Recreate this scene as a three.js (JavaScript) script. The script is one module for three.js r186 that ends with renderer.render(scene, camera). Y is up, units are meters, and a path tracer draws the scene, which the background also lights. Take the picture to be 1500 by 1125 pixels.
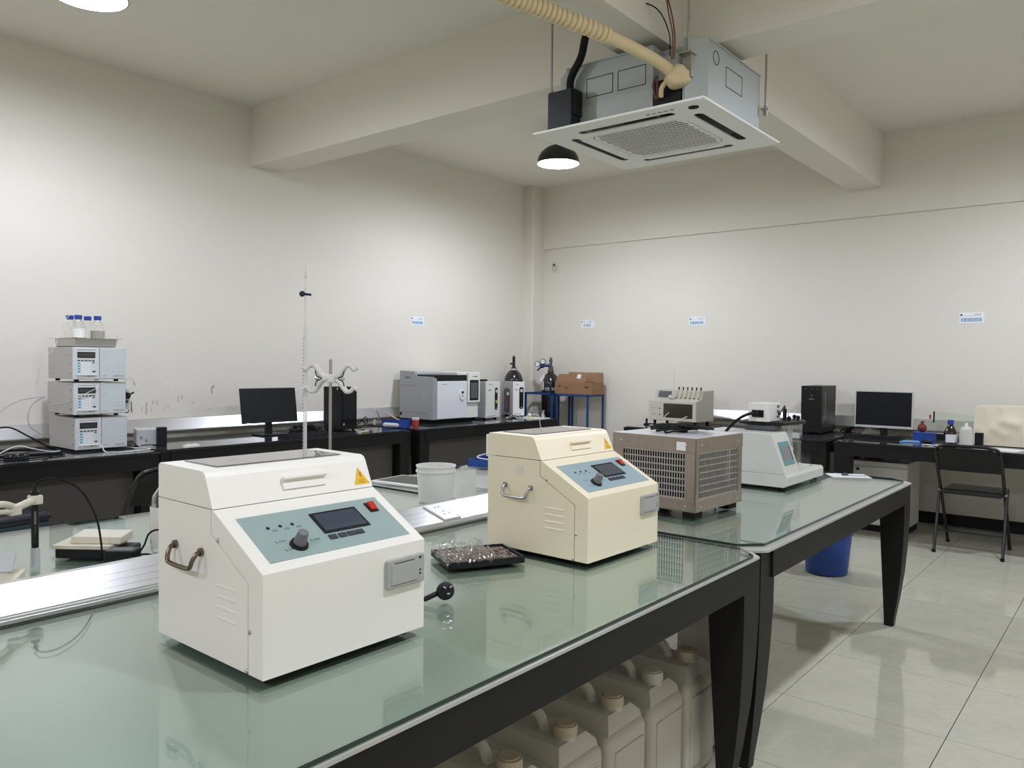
import * as THREE from 'three';
import { RoundedBoxGeometry } from 'three/addons/geometries/RoundedBoxGeometry.js';
import { mergeGeometries, toCreasedNormals } from 'three/addons/utils/BufferGeometryUtils.js';
import { RectAreaLightUniformsLib } from 'three/addons/lights/RectAreaLightUniformsLib.js';

// ---------- camera, light, exposure ----------
RectAreaLightUniformsLib.init();
const scene = new THREE.Scene();
scene.background = new THREE.Color(0, 0, 0);
const camera = new THREE.PerspectiveCamera(52.137, 1500 / 1125, 0.05, 60);
camera.position.set(0, 1.36, 0);
camera.up.set(-0.02608, 0.99956, -0.01409);
camera.lookAt(-0.63122, 1.36 - 0.02739, -0.77512);
const renderer = new THREE.WebGLRenderer();
renderer.toneMapping = THREE.LinearToneMapping;
renderer.toneMappingExposure = 0.27;
renderer.shadowMap.enabled = true;
const LAMP_COLOR = new THREE.Color(0.89, 0.95, 1.14);
const LAMP_CANDELA = 32, LAMP_NITS = 150; // opal globe, and the lit mouth of its white-lined shade
// pendant lamps: rim centres, three rows of two; last row unseen, added for fill
const LAMPS = [
  [-4.09, 3.11, -5.63, 'black dome pendant lamp hanging beyond the ceiling air conditioner'],
  [-4.24, 3.2, -1.76, 'black dome pendant lamp hanging above the stacked instruments on the wall desk'],
  [-0.1, 3.11, -5.63, 'black dome pendant lamp hanging over the aisle beside the folding chair'],
  [-0.1, 3.14, -1.74, 'black dome pendant lamp hanging over the aisle beside the glass-topped tables'],
  [-4.2, 3.14, 2.15, 'black dome pendant lamp added for fill in the unseen end, on the desk side'],
  [-0.1, 3.14, 2.15, 'black dome pendant lamp added for fill in the unseen end, on the aisle side'],
];

// ---------- helpers ----------
let seed = 7;
const rnd = () => { seed = (seed * 1664525 + 1013904223) % 4294967296; return seed / 4294967296; };
const rr = (a, b) => a + (b - a) * rnd();
const V = (x, y, z) => new THREE.Vector3(x, y, z);
const V2 = (x, y) => new THREE.Vector2(x, y);
const col = (r, g, b) => new THREE.Color().setRGB(r / 255, g / 255, b / 255, THREE.SRGBColorSpace);
const mat = (c, roughness = 0.6, extra = {}) => new THREE.MeshPhysicalMaterial({ color: Array.isArray(c) ? col(...c) : c, roughness, ...extra });
const used = {};
function numbered(name) {
  if (!(name in used)) { used[name] = 0; return name; }
  used[name] += 1; return name + '_' + String(used[name]).padStart(3, '0');
}
function shade(o) { o.castShadow = true; o.receiveShadow = true; return o; }
function tag(o, label, category, group, kind) {
  if (label) o.userData.label = label;
  if (category) o.userData.category = category;
  if (group) o.userData.group = group;
  if (kind) o.userData.kind = kind;
  return o;
}
function thing(name, label, category, [x, y, z] = [0, 0, 0], turn = 0, group) {
  const o = new THREE.Group(); o.name = numbered(name); scene.add(o);
  o.position.set(x, y, z); o.rotation.y = turn;
  return tag(o, label, category, group);
}
function part(name, geometry, material, parent, label) {
  const g = Array.isArray(geometry) ? join(geometry) : geometry;
  const o = shade(new THREE.Mesh(g, material)); o.name = name; parent.add(o);
  if (label) o.userData.label = label;
  return o;
}
function single(name, geometry, material, label, category, pos = [0, 0, 0], turn = 0, group) {
  const g = Array.isArray(geometry) ? join(geometry) : geometry;
  const o = shade(new THREE.Mesh(g, material)); o.name = numbered(name); scene.add(o);
  o.position.set(...pos); o.rotation.y = turn;
  return tag(o, label, category, group);
}
function struct(name, geometry, material) {
  const o = shade(new THREE.Mesh(Array.isArray(geometry) ? join(geometry) : geometry, material));
  o.name = name; scene.add(o); o.userData.kind = 'structure'; return o;
}
function join(list) {
  return mergeGeometries(list.map(g => {
    const n = g.index ? g.toNonIndexed() : g.clone();
    for (const k of Object.keys(n.attributes)) if (!['position', 'normal', 'uv'].includes(k)) n.deleteAttribute(k);
    if (!n.attributes.uv) n.setAttribute('uv', new THREE.BufferAttribute(new Float32Array(n.attributes.position.count * 2), 2));
    n.clearGroups?.(); return n;
  }), false);
}
const mv = (g, x = 0, y = 0, z = 0) => g.translate(x, y, z);
// box from limits, with optional rounding
function bb(x0, x1, y0, y1, z0, z1, r = 0) {
  const w = Math.abs(x1 - x0), h = Math.abs(y1 - y0), d = Math.abs(z1 - z0);
  const g = r > 0 ? new RoundedBoxGeometry(w, h, d, 2, Math.min(r, w / 2.01, h / 2.01, d / 2.01)) : new THREE.BoxGeometry(w, h, d);
  return g.translate((x0 + x1) / 2, (y0 + y1) / 2, (z0 + z1) / 2);
}
// box by centre of base
const cb = (w, h, d, x = 0, y = 0, z = 0, r = 0) => bb(x - w / 2, x + w / 2, y, y + h, z - d / 2, z + d / 2, r);
function cyl(r0, r1, h, x = 0, y = 0, z = 0, seg = 24) { return new THREE.CylinderGeometry(r1, r0, h, seg).translate(x, y + h / 2, z); }
function rod(a, b, r, seg = 10) {
  const A = V(...a), B = V(...b), d = B.clone().sub(A);
  const g = new THREE.CylinderGeometry(r, r, d.length(), seg);
  g.applyQuaternion(new THREE.Quaternion().setFromUnitVectors(V(0, 1, 0), d.normalize()));
  return g.translate((A.x + B.x) / 2, (A.y + B.y) / 2, (A.z + B.z) / 2);
}
function tube(pts, r, seg = 0, radial = 7, closed = false) {
  return new THREE.TubeGeometry(new THREE.CatmullRomCurve3(pts.map(p => V(...p)), closed, 'centripetal'), seg || pts.length * 7, r, radial, closed);
}
const lathe = (pts, seg = 32) => new THREE.LatheGeometry(pts.map(p => V2(...p)), seg);
// hollow vessel: outer profile, then back down inside at the wall thickness
const hollow = (pts, t, seg = 32) => lathe([...pts, ...[...pts].reverse().map(([r, y], i, a) => [Math.max(0, r - (i === a.length - 1 ? 0 : t)), i >= a.length - 2 ? y + t : y])], seg);
const sph = (r, x = 0, y = 0, z = 0, s = 16) => new THREE.SphereGeometry(r, s, Math.ceil(s * 0.7)).translate(x, y, z);
function shape(pts, holes = []) {
  const s = new THREE.Shape(pts.map(p => V2(...p)));
  for (const h of holes) s.holes.push(new THREE.Path(h.map(p => V2(...p))));
  return s;
}
// extrude an outline (in x, y) along z, centred
function ext(pts, depth, bevel = 0, holes = []) {
  const g = new THREE.ExtrudeGeometry(shape(pts, holes), { depth: depth - 2 * bevel, bevelEnabled: bevel > 0, bevelSize: bevel, bevelOffset: -bevel, bevelThickness: bevel, bevelSegments: 2, curveSegments: 8 });
  return g.translate(0, 0, -depth / 2 + bevel);
}
// a profile in (z, y) extruded across x
const prof = (zy, w, bevel = 0) => ext(zy.map(([z, y]) => [-z, y]), w, bevel).rotateY(Math.PI / 2);
function roundRect(w, h, r, n = 5, cx = 0, cy = 0) {
  const o = [];
  for (const [sx, sy, a0] of [[1, 1, 0], [-1, 1, 1], [-1, -1, 2], [1, -1, 3]])
    for (let i = 0; i <= n; i++) { const a = (a0 + i / n) * Math.PI / 2; o.push([cx + sx * (w / 2 - r) + r * Math.cos(a), cy + sy * (h / 2 - r) + r * Math.sin(a)]); }
  return o;
}
// loft of axis-aligned rectangles [y, x0, x1, z0, z1]
function loft(list) {
  const p = [], quad = (a, b, c, d) => p.push(...a, ...b, ...c, ...a, ...c, ...d);
  const ring = ([y, x0, x1, z0, z1]) => [[x0, y, z1], [x1, y, z1], [x1, y, z0], [x0, y, z0]];
  for (let i = 0; i + 1 < list.length; i++) {
    const A = ring(list[i]), B = ring(list[i + 1]);
    for (let k = 0; k < 4; k++) quad(A[k], A[(k + 1) % 4], B[(k + 1) % 4], B[k]);
  }
  const A = ring(list[0]), B = ring(list[list.length - 1]);
  quad(A[3], A[2], A[1], A[0]); quad(B[0], B[1], B[2], B[3]);
  const g = new THREE.BufferGeometry(); g.setAttribute('position', new THREE.Float32BufferAttribute(p, 3));
  g.setAttribute('uv', new THREE.Float32BufferAttribute(new Float32Array(p.length / 3 * 2), 2));
  g.computeVertexNormals(); return toCreasedNormals(g, 0.7);
}
function canvasTex(w, h, draw) {
  const c = document.createElement('canvas'); c.width = w; c.height = h;
  draw(c.getContext('2d'), w, h);
  const t = new THREE.CanvasTexture(c); t.colorSpace = THREE.SRGBColorSpace; t.anisotropy = 8; return t;
}
const printMat = (w, h, draw, rough = 0.5) => new THREE.MeshStandardMaterial({ map: canvasTex(w, h, draw), roughness: rough });
const sheet = (w, h) => new THREE.PlaneGeometry(w, h);
// thin printed plate: a box whose front (+z) carries the print
function plate(name, w, h, t, print, edge, parent, x, y, z, label) {
  const o = part(name, new THREE.BoxGeometry(w, h, t), [edge, edge, edge, edge, print, edge], parent, label);
  o.position.set(x, y, z); return o;
}
function noiseTex(n, f) {
  const d = new Uint8Array(n * n * 4);
  for (let i = 0; i < n * n; i++) { const v = Math.max(0, Math.min(255, f(i % n, (i / n) | 0))); d[i * 4] = d[i * 4 + 1] = d[i * 4 + 2] = v; d[i * 4 + 3] = 255; }
  const t = new THREE.DataTexture(d, n, n); t.wrapS = t.wrapT = THREE.RepeatWrapping; t.magFilter = THREE.LinearFilter; t.minFilter = THREE.LinearFilter; t.needsUpdate = true; return t;
}
// smooth value noise for bumps and mottling
function valueNoise(n, cells) {
  const g = []; for (let i = 0; i < cells * cells; i++) g.push(rnd());
  const at = (x, y) => g[((y + cells) % cells) * cells + ((x + cells) % cells)];
  return (px, py) => {
    const x = px / n * cells, y = py / n * cells, ix = Math.floor(x), iy = Math.floor(y), fx = x - ix, fy = y - iy;
    const u = fx * fx * (3 - 2 * fx), v = fy * fy * (3 - 2 * fy);
    return (at(ix, iy) * (1 - u) + at(ix + 1, iy) * u) * (1 - v) + (at(ix, iy + 1) * (1 - u) + at(ix + 1, iy + 1) * u) * v;
  };
}
// unreadable small print: short strokes in the shape of a line of type
function scribble(c, x, y, w, h, n, color) {
  c.fillStyle = color;
  for (let i = 0; i < n; i++) {
    const x0 = x + w * i / n, cw = w / n * 0.78;
    c.fillRect(x0, y, cw, h * 0.16); c.fillRect(x0, y + h * 0.42, cw, h * 0.14); c.fillRect(x0, y + h * 0.84, cw, h * 0.16);
    c.fillRect(x0 + (i % 3) * cw * 0.4, y, cw * 0.18, h); if (i % 2) c.fillRect(x0 + cw * 0.8, y, cw * 0.18, h * 0.9);
  }
}

// ---------- materials ----------
const nA = valueNoise(256, 16), nB = valueNoise(256, 64), nC = valueNoise(256, 5);
const plasterBump = noiseTex(256, (x, y) => 128 + 60 * (nB(x, y) - 0.5) + 60 * (nA(x, y) - 0.5));
plasterBump.repeat.set(10, 4);
const M = {
  wall: mat(new THREE.Color(0.81, 0.768, 0.665), 0.92, { bumpMap: plasterBump, bumpScale: 0.0012 }),
  ceil: mat(new THREE.Color(0.83, 0.795, 0.70), 0.95),
  black: mat(new THREE.Color(0.006, 0.0055, 0.0055), 0.5, { specularIntensity: 0.55 }),
  blackGloss: mat(new THREE.Color(0.007, 0.007, 0.008), 0.25, { specularIntensity: 0.7 }),
  blackTop: mat(new THREE.Color(0.016, 0.016, 0.017), 0.3, { clearcoat: 1, clearcoatRoughness: 0.02 }),
  panelDark: mat(new THREE.Color(0.075, 0.066, 0.058), 0.6),
  blackPlastic: mat(new THREE.Color(0.008, 0.008, 0.009), 0.45, { specularIntensity: 0.6 }),
  rubber: mat(new THREE.Color(0.007, 0.007, 0.007), 0.75, { specularIntensity: 0.5 }),
  white: mat(new THREE.Color(0.91, 0.875, 0.775), 0.42),
  cream: mat(new THREE.Color(0.91, 0.81, 0.59), 0.42),
  whitePlastic: mat(new THREE.Color(0.80, 0.79, 0.735), 0.4),
  greyLight: mat(new THREE.Color(0.56, 0.57, 0.56), 0.45),
  grey: mat(new THREE.Color(0.33, 0.34, 0.345), 0.45),
  greyDark: mat(new THREE.Color(0.09, 0.09, 0.095), 0.5),
  printer: mat(new THREE.Color(0.42, 0.42, 0.385), 0.4),
  teal: mat(new THREE.Color(0.36, 0.47, 0.45), 0.4),
  tealB: mat(new THREE.Color(0.36, 0.47, 0.50), 0.4),
  lcd: mat(new THREE.Color(0.028, 0.042, 0.075), 0.12, { clearcoat: 1, clearcoatRoughness: 0.02 }),
  screen: mat(new THREE.Color(0.006, 0.007, 0.008), 0.3, { specularIntensity: 0.5 }),
  red: mat(new THREE.Color(0.55, 0.03, 0.02), 0.25),
  blue: mat(new THREE.Color(0.010, 0.055, 0.28), 0.4),
  blueCap: mat(new THREE.Color(0.02, 0.055, 0.32), 0.4),
  bluePaint: mat(new THREE.Color(0.012, 0.055, 0.19), 0.35),
  steel: mat(new THREE.Color(0.62, 0.61, 0.59), 0.28, { metalness: 1 }),
  steelDull: mat(new THREE.Color(0.45, 0.43, 0.41), 0.34, { metalness: 1 }),
  bronze: mat(new THREE.Color(0.20, 0.16, 0.12), 0.28, { metalness: 1 }),
  alu: mat(new THREE.Color(0.60, 0.595, 0.57), 0.3, { metalness: 0.8 }),
  galv: mat(new THREE.Color(0.40, 0.43, 0.40), 0.45, { metalness: 0.3 }),
  beige: mat(new THREE.Color(0.66, 0.61, 0.47), 0.5),
  beigeGrey: mat(new THREE.Color(0.52, 0.50, 0.41), 0.5),
  foam: mat(new THREE.Color(0.72, 0.58, 0.34), 0.8),
  cardboard: mat(new THREE.Color(0.30, 0.165, 0.085), 0.85),
  cardEdge: mat(new THREE.Color(0.40, 0.24, 0.13), 0.85),
  paper: mat(new THREE.Color(0.80, 0.80, 0.78), 0.8),
  glass: new THREE.MeshPhysicalMaterial({ color: 0xffffff, roughness: 0.02, transmission: 1, thickness: 0, ior: 1.5 }),
  glassPane: new THREE.MeshPhysicalMaterial({ color: new THREE.Color(0.945, 0.978, 0.962), roughness: 0.015, transmission: 1, thickness: 0, ior: 1.5 }),
  glassEdge: mat(new THREE.Color(0.012, 0.03, 0.024), 0.1),
  bottleGlass: new THREE.MeshPhysicalMaterial({ color: 0xffffff, roughness: 0.02, transmission: 1, thickness: 0.002, ior: 1.47 }),
  film: new THREE.MeshPhysicalMaterial({ color: 0xffffff, roughness: 0.05, transmission: 1, thickness: 0, ior: 2.0 }),
  smoke: new THREE.MeshPhysicalMaterial({ color: new THREE.Color(0.62, 0.62, 0.64), roughness: 0.03, transmission: 1, thickness: 0, ior: 1.5 }),
  frosted: new THREE.MeshPhysicalMaterial({ color: new THREE.Color(0.88, 0.87, 0.82), roughness: 0.75, transmission: 0.45, thickness: 0 }),
  cloudy: new THREE.MeshPhysicalMaterial({ color: new THREE.Color(0.9, 0.9, 0.88), roughness: 0.3, transmission: 0.6, thickness: 0 }),
  jug: new THREE.MeshPhysicalMaterial({ color: new THREE.Color(0.72, 0.68, 0.58), roughness: 0.55, transmission: 0.25, thickness: 0 }),
  jugCap: mat(new THREE.Color(0.52, 0.43, 0.31), 0.55),
  amber: mat(new THREE.Color(0.012, 0.007, 0.004), 0.06, { clearcoat: 1, clearcoatRoughness: 0.02 }),
  tableBoard: mat(new THREE.Color(0.29, 0.33, 0.26), 0.35),
  tableRim: mat(new THREE.Color(0.50, 0.495, 0.45), 0.3),
  chrome: mat(new THREE.Color(0.75, 0.75, 0.75), 0.1, { metalness: 1 }),
  cableGrey: mat(new THREE.Color(0.5, 0.5, 0.5), 0.5),
  cableWhite: mat(new THREE.Color(0.75, 0.75, 0.74), 0.45),
  yellow: mat(new THREE.Color(0.78, 0.50, 0.03), 0.5),
};

// ---------- room ----------
const XL = -5.85, XR = 1.75, ZB = -7.6, ZF = 4.0, CH = 3.45;
{
  const stain = canvasTex(2048, 1024, (c, w, h) => {
    // canvas spans the left wall: u 0 at z = ZF, u 1 at z = ZB; v top at the ceiling
    c.fillStyle = '#ffffff'; c.fillRect(0, 0, w, h);
    const P = (z, y) => [(ZF - z) / (ZF - ZB) * w, (1 - y / CH) * h];
    const streak = (z, y, len, wd, a) => { const [px, py] = P(z, y); c.fillStyle = `rgba(60,58,54,${a * .55})`; c.fillRect(px, py, wd * .7, len * .8); };
    for (const [z, y, l, wd, a] of [[-3.36, 1.14, 22, 2.4, .75], [-3.37, 1.15, 8, 4, .6], [-3.08, 1.07, 16, 2, .5], [-3.11, 1.08, 15, 2, .45], [-2.83, 1.03, 34, 2.4, .6], [-2.88, 1.04, 10, 2, .6], [-2.91, 1.04, 11, 2, .5], [-2.80, 1.0, 16, 1.5, .4], [-2.87, .99, 14, 1.5, .45], [-2.97, 1.0, 12, 1.5, .4], [-3.0, 1.0, 8, 1.5, .4], [-2.72, .99, 14, 3, .5], [-3.88, 1.12, 18, 2, .5], [-3.84, 1.1, 8, 2, .4], [-3.2, 1.02, 4, 3, .45], [-3.35, .96, 4, 2, .4], [-3.55, .95, 3, 3, .4], [-3.78, .95, 3, 3, .4], [-3.0, 1.13, 3, 2, .5], [-1.72, 1.25, 10, 1.5, .35], [-1.75, 1.24, 8, 1.5, .35], [-1.62, 1.32, 10, 3, .2], [-2.62, 1.52, 22, 1.5, .25]])
      streak(z, y, l, wd, a);
    for (let i = 0; i < 60; i++) streak(rr(-1.2, -4.2), rr(0.92, 1.25), rr(1, 4), rr(1, 2), rr(0.1, 0.3));
    for (let i = 0; i < 40; i++) { const [px, py] = P(rr(-0.5, -7), rr(0.9, 3.3)); c.fillStyle = `rgba(90,85,75,${rr(0.08, 0.2)})`; c.fillRect(px, py, rr(1, 3), rr(1, 3)); }
  });
  const wallL = M.wall.clone(); wallL.map = stain;
  const g = new THREE.BoxGeometry(0.2, CH + 0.2, ZF - ZB + 0.4);
  // planar uv for the inner face so that the marks keep their real size
  const p = g.attributes.position, uv = g.attributes.uv;
  g.translate(XL - 0.1, (CH + 0.2) / 2 - 0.1, (ZF + ZB) / 2);
  for (let i = 0; i < p.count; i++) uv.setXY(i, (ZF - p.getZ(i)) / (ZF - ZB), p.getY(i) / CH);
  struct('wall_left', g, wallL);
}
struct('wall_back', bb(XL - 0.1, XR + 0.1, -0.1, CH + 0.1, ZB - 0.2, ZB), M.wall);
struct('wall_right', bb(XR, XR + 0.2, -0.1, CH + 0.1, ZB, ZF), M.wall);
struct('wall_front', bb(XL - 0.1, XR + 0.1, -0.1, CH + 0.1, ZF, ZF + 0.2), mat(new THREE.Color(.62, .53, .43), .9));
struct('ceiling', bb(XL - 0.1, XR + 0.1, CH, CH + 0.2, ZB - 0.1, ZF + 0.1), M.ceil);
// beams under the ceiling, the thicker upper wall and the boxed corner column
struct('trim_1', bb(XL, XR, 2.965, CH, -3.99, -3.71), M.wall);
struct('trim_2', [bb(-2.19, -1.92, 2.965, CH, ZB, -3.99), bb(-2.19, -1.92, 2.965, CH, -3.71, -.09), bb(-2.19, -1.92, 2.965, CH, .19, ZF)], M.wall);
struct('trim_3', [bb(-5.71, -2.19, 2.72, CH, ZB, ZB + 0.025, 0), bb(-2.19, -1.92, 2.72, 2.965, ZB, ZB + 0.025), bb(-1.92, XR, 2.72, CH, ZB, ZB + 0.025)], M.wall);
struct('trim_5', bb(XL, XR, 2.965, CH, -.09, .19), M.wall);
struct('trim_4', bb(XL - .06, -5.71, -.05, CH + .05, ZB - .06, -7.38, 0.022), M.wall);
struct('baseboard_left', bb(XL, XL + 0.012, 0, 0.1, -7.38, ZF), M.black);
struct('baseboard_back', bb(-5.71, XR, 0, 0.1, ZB, ZB + 0.012), M.black);
struct('baseboard_right', bb(XR - 0.012, XR, 0, 0.1, ZB + 0.012, ZF), M.black);
struct('baseboard_front', bb(XL + 0.012, XR - 0.012, 0, 0.1, ZF - 0.012, ZF), M.black);
{
  const floor = struct('floor', bb(XL - 0.1, XR + 0.1, -0.2, -0.009, ZB - 0.1, ZF + 0.1), mat(new THREE.Color(0.05, 0.047, 0.042), 0.8));
  const T = 0.6, gx = -1.15, gz = -3.215, gap = 0.0016;
  const veinA = valueNoise(256, 9), veinB = valueNoise(256, 40);
  const vein = [0, 1, 2].map(k => {
    const t = noiseTex(256, (x, y) => 240 + 9 * (veinA((x + 61 * k) % 256, y) - 0.5) + 8 * (veinB(x, (y + 97 * k) % 256) - 0.5));
    t.colorSpace = THREE.SRGBColorSpace; return t;
  });
  const tileMats = vein.map((t, k) => mat(new THREE.Color(0.66 + 0.01 * k, 0.645 + 0.01 * k, 0.50 + 0.01 * k), 0.055, { map: t, specularIntensity: 1 }));
  const whole = bb(gap, T - gap, -0.009, 0, gap, T - gap);
  for (let i = -9; i <= 5; i++) for (let j = -8; j <= 12; j++) {
    const x0 = gx + i * T, z0 = gz + j * T;
    const a = Math.max(x0, XL), b = Math.min(x0 + T, XR), c = Math.max(z0, ZB), d = Math.min(z0 + T, ZF);
    if (b - a < 0.02 || d - c < 0.02) continue;
    const full = b - a > T - 1e-6 && d - c > T - 1e-6;
    const m = part('tile', full ? whole : bb(a - x0 + gap, b - x0 - gap, -0.009, 0, c - z0 + gap, d - z0 - gap), tileMats[Math.floor(rnd() * 3)], floor);
    m.position.set(x0, 0, z0);
  }
}

// ---------- pendant lamps ----------
for (const [x, y, z, label] of LAMPS) {
  const t = thing('pendant_lamp', label, 'lamp', [x, y, z], 0, 'dome pendant lamps');
  const R = 0.185, pts = [], inn = [];
  for (let i = 0; i <= 14; i++) { const a = i / 14 * 1.38; pts.push([R * Math.cos(a), 0.165 * Math.sin(a)]); }
  for (const [r, h] of pts) inn.push([Math.max(0.01, r - 0.004), h - 0.001]);
  part('lamp_shade', [lathe([...pts, [0.03, 0.17], [0.03, 0.2]], 40), new THREE.TorusGeometry(R, 0.0035, 6, 40).rotateX(Math.PI / 2)], mat(new THREE.Color(0.012, 0.014, 0.018), 0.35), t, 'black enamelled dome shade');
  part('shade_lining', lathe(inn, 40), mat(new THREE.Color(0.88, 0.88, 0.88), 0.5), t, 'white inner face of the shade');
  part('lamp_holder', [cyl(0.024, 0.024, 0.09, 0, 0.095, 0), cyl(0.032, 0.014, 0.05, 0, 0.2, 0)], M.blackPlastic, t);
  part('bulb', sph(0.065, 0, 0.05, 0, 24), new THREE.MeshStandardMaterial({ color: 0xffffff, emissive: LAMP_COLOR, emissiveIntensity: 30, roughness: 0.5 }), t, 'glowing white globe bulb').castShadow = false;
  part('cord', rod([0, 0.25, 0], [0, CH - y - 0.02, 0], 0.004, 6), M.blackPlastic, t);
  part('ceiling_rose', cyl(0.045, 0.05, 0.022, 0, CH - y - 0.022, 0), M.blackPlastic, t);
  const L = new THREE.PointLight(LAMP_COLOR, LAMP_CANDELA, 0, 2);
  L.position.set(0, 0.05, 0); L.castShadow = true; L.shadow.radius = 3.2; L.name = 'lamp_light'; t.add(L);
  const A = new THREE.RectAreaLight(LAMP_COLOR, LAMP_NITS, .24, .24);
  A.position.set(0, -.034, 0); A.rotation.x = -Math.PI / 2; A.name = 'mouth_light'; t.add(A);
}

// ---------- tables and wall desks ----------
// outline of a top with cut corners, in x, z
const cutRect = (x0, x1, z0, z1, c) => [[x0 + c, z0], [x1 - c, z0], [x1, z0 + c], [x1, z1 - c], [x1 - c, z1], [x0 + c, z1], [x0, z1 - c], [x0, z0 + c]];
function flat(pts, y0, y1) { // horizontal slab from an x, z outline
  const g = new THREE.ExtrudeGeometry(shape(pts.map(([x, z]) => [x, -z])), { depth: y1 - y0, bevelEnabled: false });
  return g.rotateX(-Math.PI / 2).translate(0, y0, 0);
}
function sabreLeg(W, top, sx, sz, x, z) { // outer corner at x, z; body grows towards sx, sz
  const S = [[0, .048, .092], [.03, .046, .093], [.14, .030, .098], [.28, .014, .105], [.42, .005, .112], [.56, 0, .118], [top, 0, .122]];
  return loft(S.map(([y, a, b]) => { const xa = x + sx * a, xb = x + sx * b, za = z + sz * a, zb = z + sz * b; return [y, Math.min(xa, xb), Math.max(xa, xb), Math.min(za, zb), Math.max(za, zb)]; }));
}
const T = 0.767; // glass surface of the centre tables
function labTable(label, x0, x1, z0, z1, rim = .03) {
  const t = thing('lab_table', label, 'table', [(x0 + x1) / 2, 0, (z0 + z1) / 2], 0);
  const w = (x1 - x0) / 2, d = (z1 - z0) / 2, ap = 0.012;
  const inset = 0.004;
  part('apron', [bb(-w + .1, w - .1, .655, .748, d - .03 - inset, d - inset), bb(-w + .1, w - .1, .655, .748, -d + inset, -d + .03 + inset), bb(w - .03 - inset, w - inset, .655, .748, -d + .1, d - .1), bb(-w + inset, -w + .03 + inset, .655, .748, -d + .1, d - .1)], M.black, t);
  part('tabletop', flat(cutRect(-w, w, -d, d, 0.045), 0.748, 0.7555), M.tableRim, t, 'pale grey satin top board');
  part('underlay', flat(cutRect(-w + 0.013, w - rim - .001, -d + 0.017, d - 0.017, 0.07), 0.7555, 0.7578), M.tableBoard, t, 'grey-green sheet under the glass');
  const g = part('glass_top', flat(cutRect(-w + 0.012, w - rim, -d + 0.016, d - 0.016, 0.07), 0.7585, T), [M.glassPane, M.glassEdge], t, 'clear green-tinted glass sheet');
  for (const sx of [-1, 1]) for (const sz of [-1, 1]) part('leg', sabreLeg(0.1, 0.748, -sx, -sz, sx * (w - .012), sz * (d - .012)), M.black, t);
  return t;
}
labTable('glass-topped table carrying the two lidded cabinets, jerrycans underneath', -1.975, -0.945, -2.455, -0.1, .004);
labTable('glass-topped table carrying the ribbed steel chiller and the water bath', -1.975, -0.955, -4.53, -2.465);
labTable('glass-topped table carrying the burette stand and the electrode arm', -3.0, -1.98, -2.455, -0.1);
labTable('glass-topped table behind the chiller, carrying the blue tray', -3.0, -1.98, -4.53, -2.465);

const D = 0.765; // glass surface of the wall desks
function wallDesk(label, x0, x1, z0, z1, front, panel = true) {
  // front: 'x' front edge faces +x (left wall), 'z' front edge faces +z (back wall)
  const t = thing('wall_desk', label, 'desk', [(x0 + x1) / 2, 0, (z0 + z1) / 2], 0);
  const w = (x1 - x0) / 2, d = (z1 - z0) / 2, i = 0.006;
  part('apron', [bb(-w + .08, w - .08, .655, .745, d - .03 - i, d - i), bb(-w + .08, w - .08, .655, .745, -d + i, -d + .03 + i), bb(w - .03 - i, w - i, .655, .745, -d + .08, d - .08), bb(-w + i, -w + .03 + i, .655, .745, -d + .08, d - .08)], M.black, t);
  part('desktop', flat(cutRect(-w, w, -d, d, 0.02), 0.745, 0.7555), M.black, t);
  part('glass_top', flat(cutRect(-w + .012, w - .012, -d + .012, d - .012, 0.05), 0.756, D), M.blackTop, t, 'polished black glass sheet');
  for (const sx of [-1, 1]) for (const sz of [-1, 1]) part('leg', sabreLeg(0.1, 0.745, -sx, -sz, sx * (w - .012), sz * (d - .012)), M.black, t);
  if (panel) part('modesty_panel', front === 'x' ? bb(w - .12, w - .105, .12, .66, -d + .135, d - .135) : bb(-w + .135, w - .135, .12, .66, d - .12, d - .105), M.panelDark, t, 'dark grey kneehole panel');
  return t;
}
wallDesk('black wall desk carrying the stack of three grey instruments', -5.72, -4.9, -2.475, -0.5, 'x');
wallDesk('black wall desk carrying a tilted monitor and a computer tower', -5.72, -4.96, -4.73, -2.49, 'x');
wallDesk('black wall desk carrying the white chromatograph and two upright modules', -5.72, -4.94, -6.87, -4.8, 'x');
wallDesk('black wall desk carrying the beige tester and a computer tower', -3.9, -2.0, -7.47, -6.46, 'z');
wallDesk('black wall desk above the white drawer cabinet and the folding chair', -1.96, 0.5, -7.47, -6.46, 'z', false);

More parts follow.
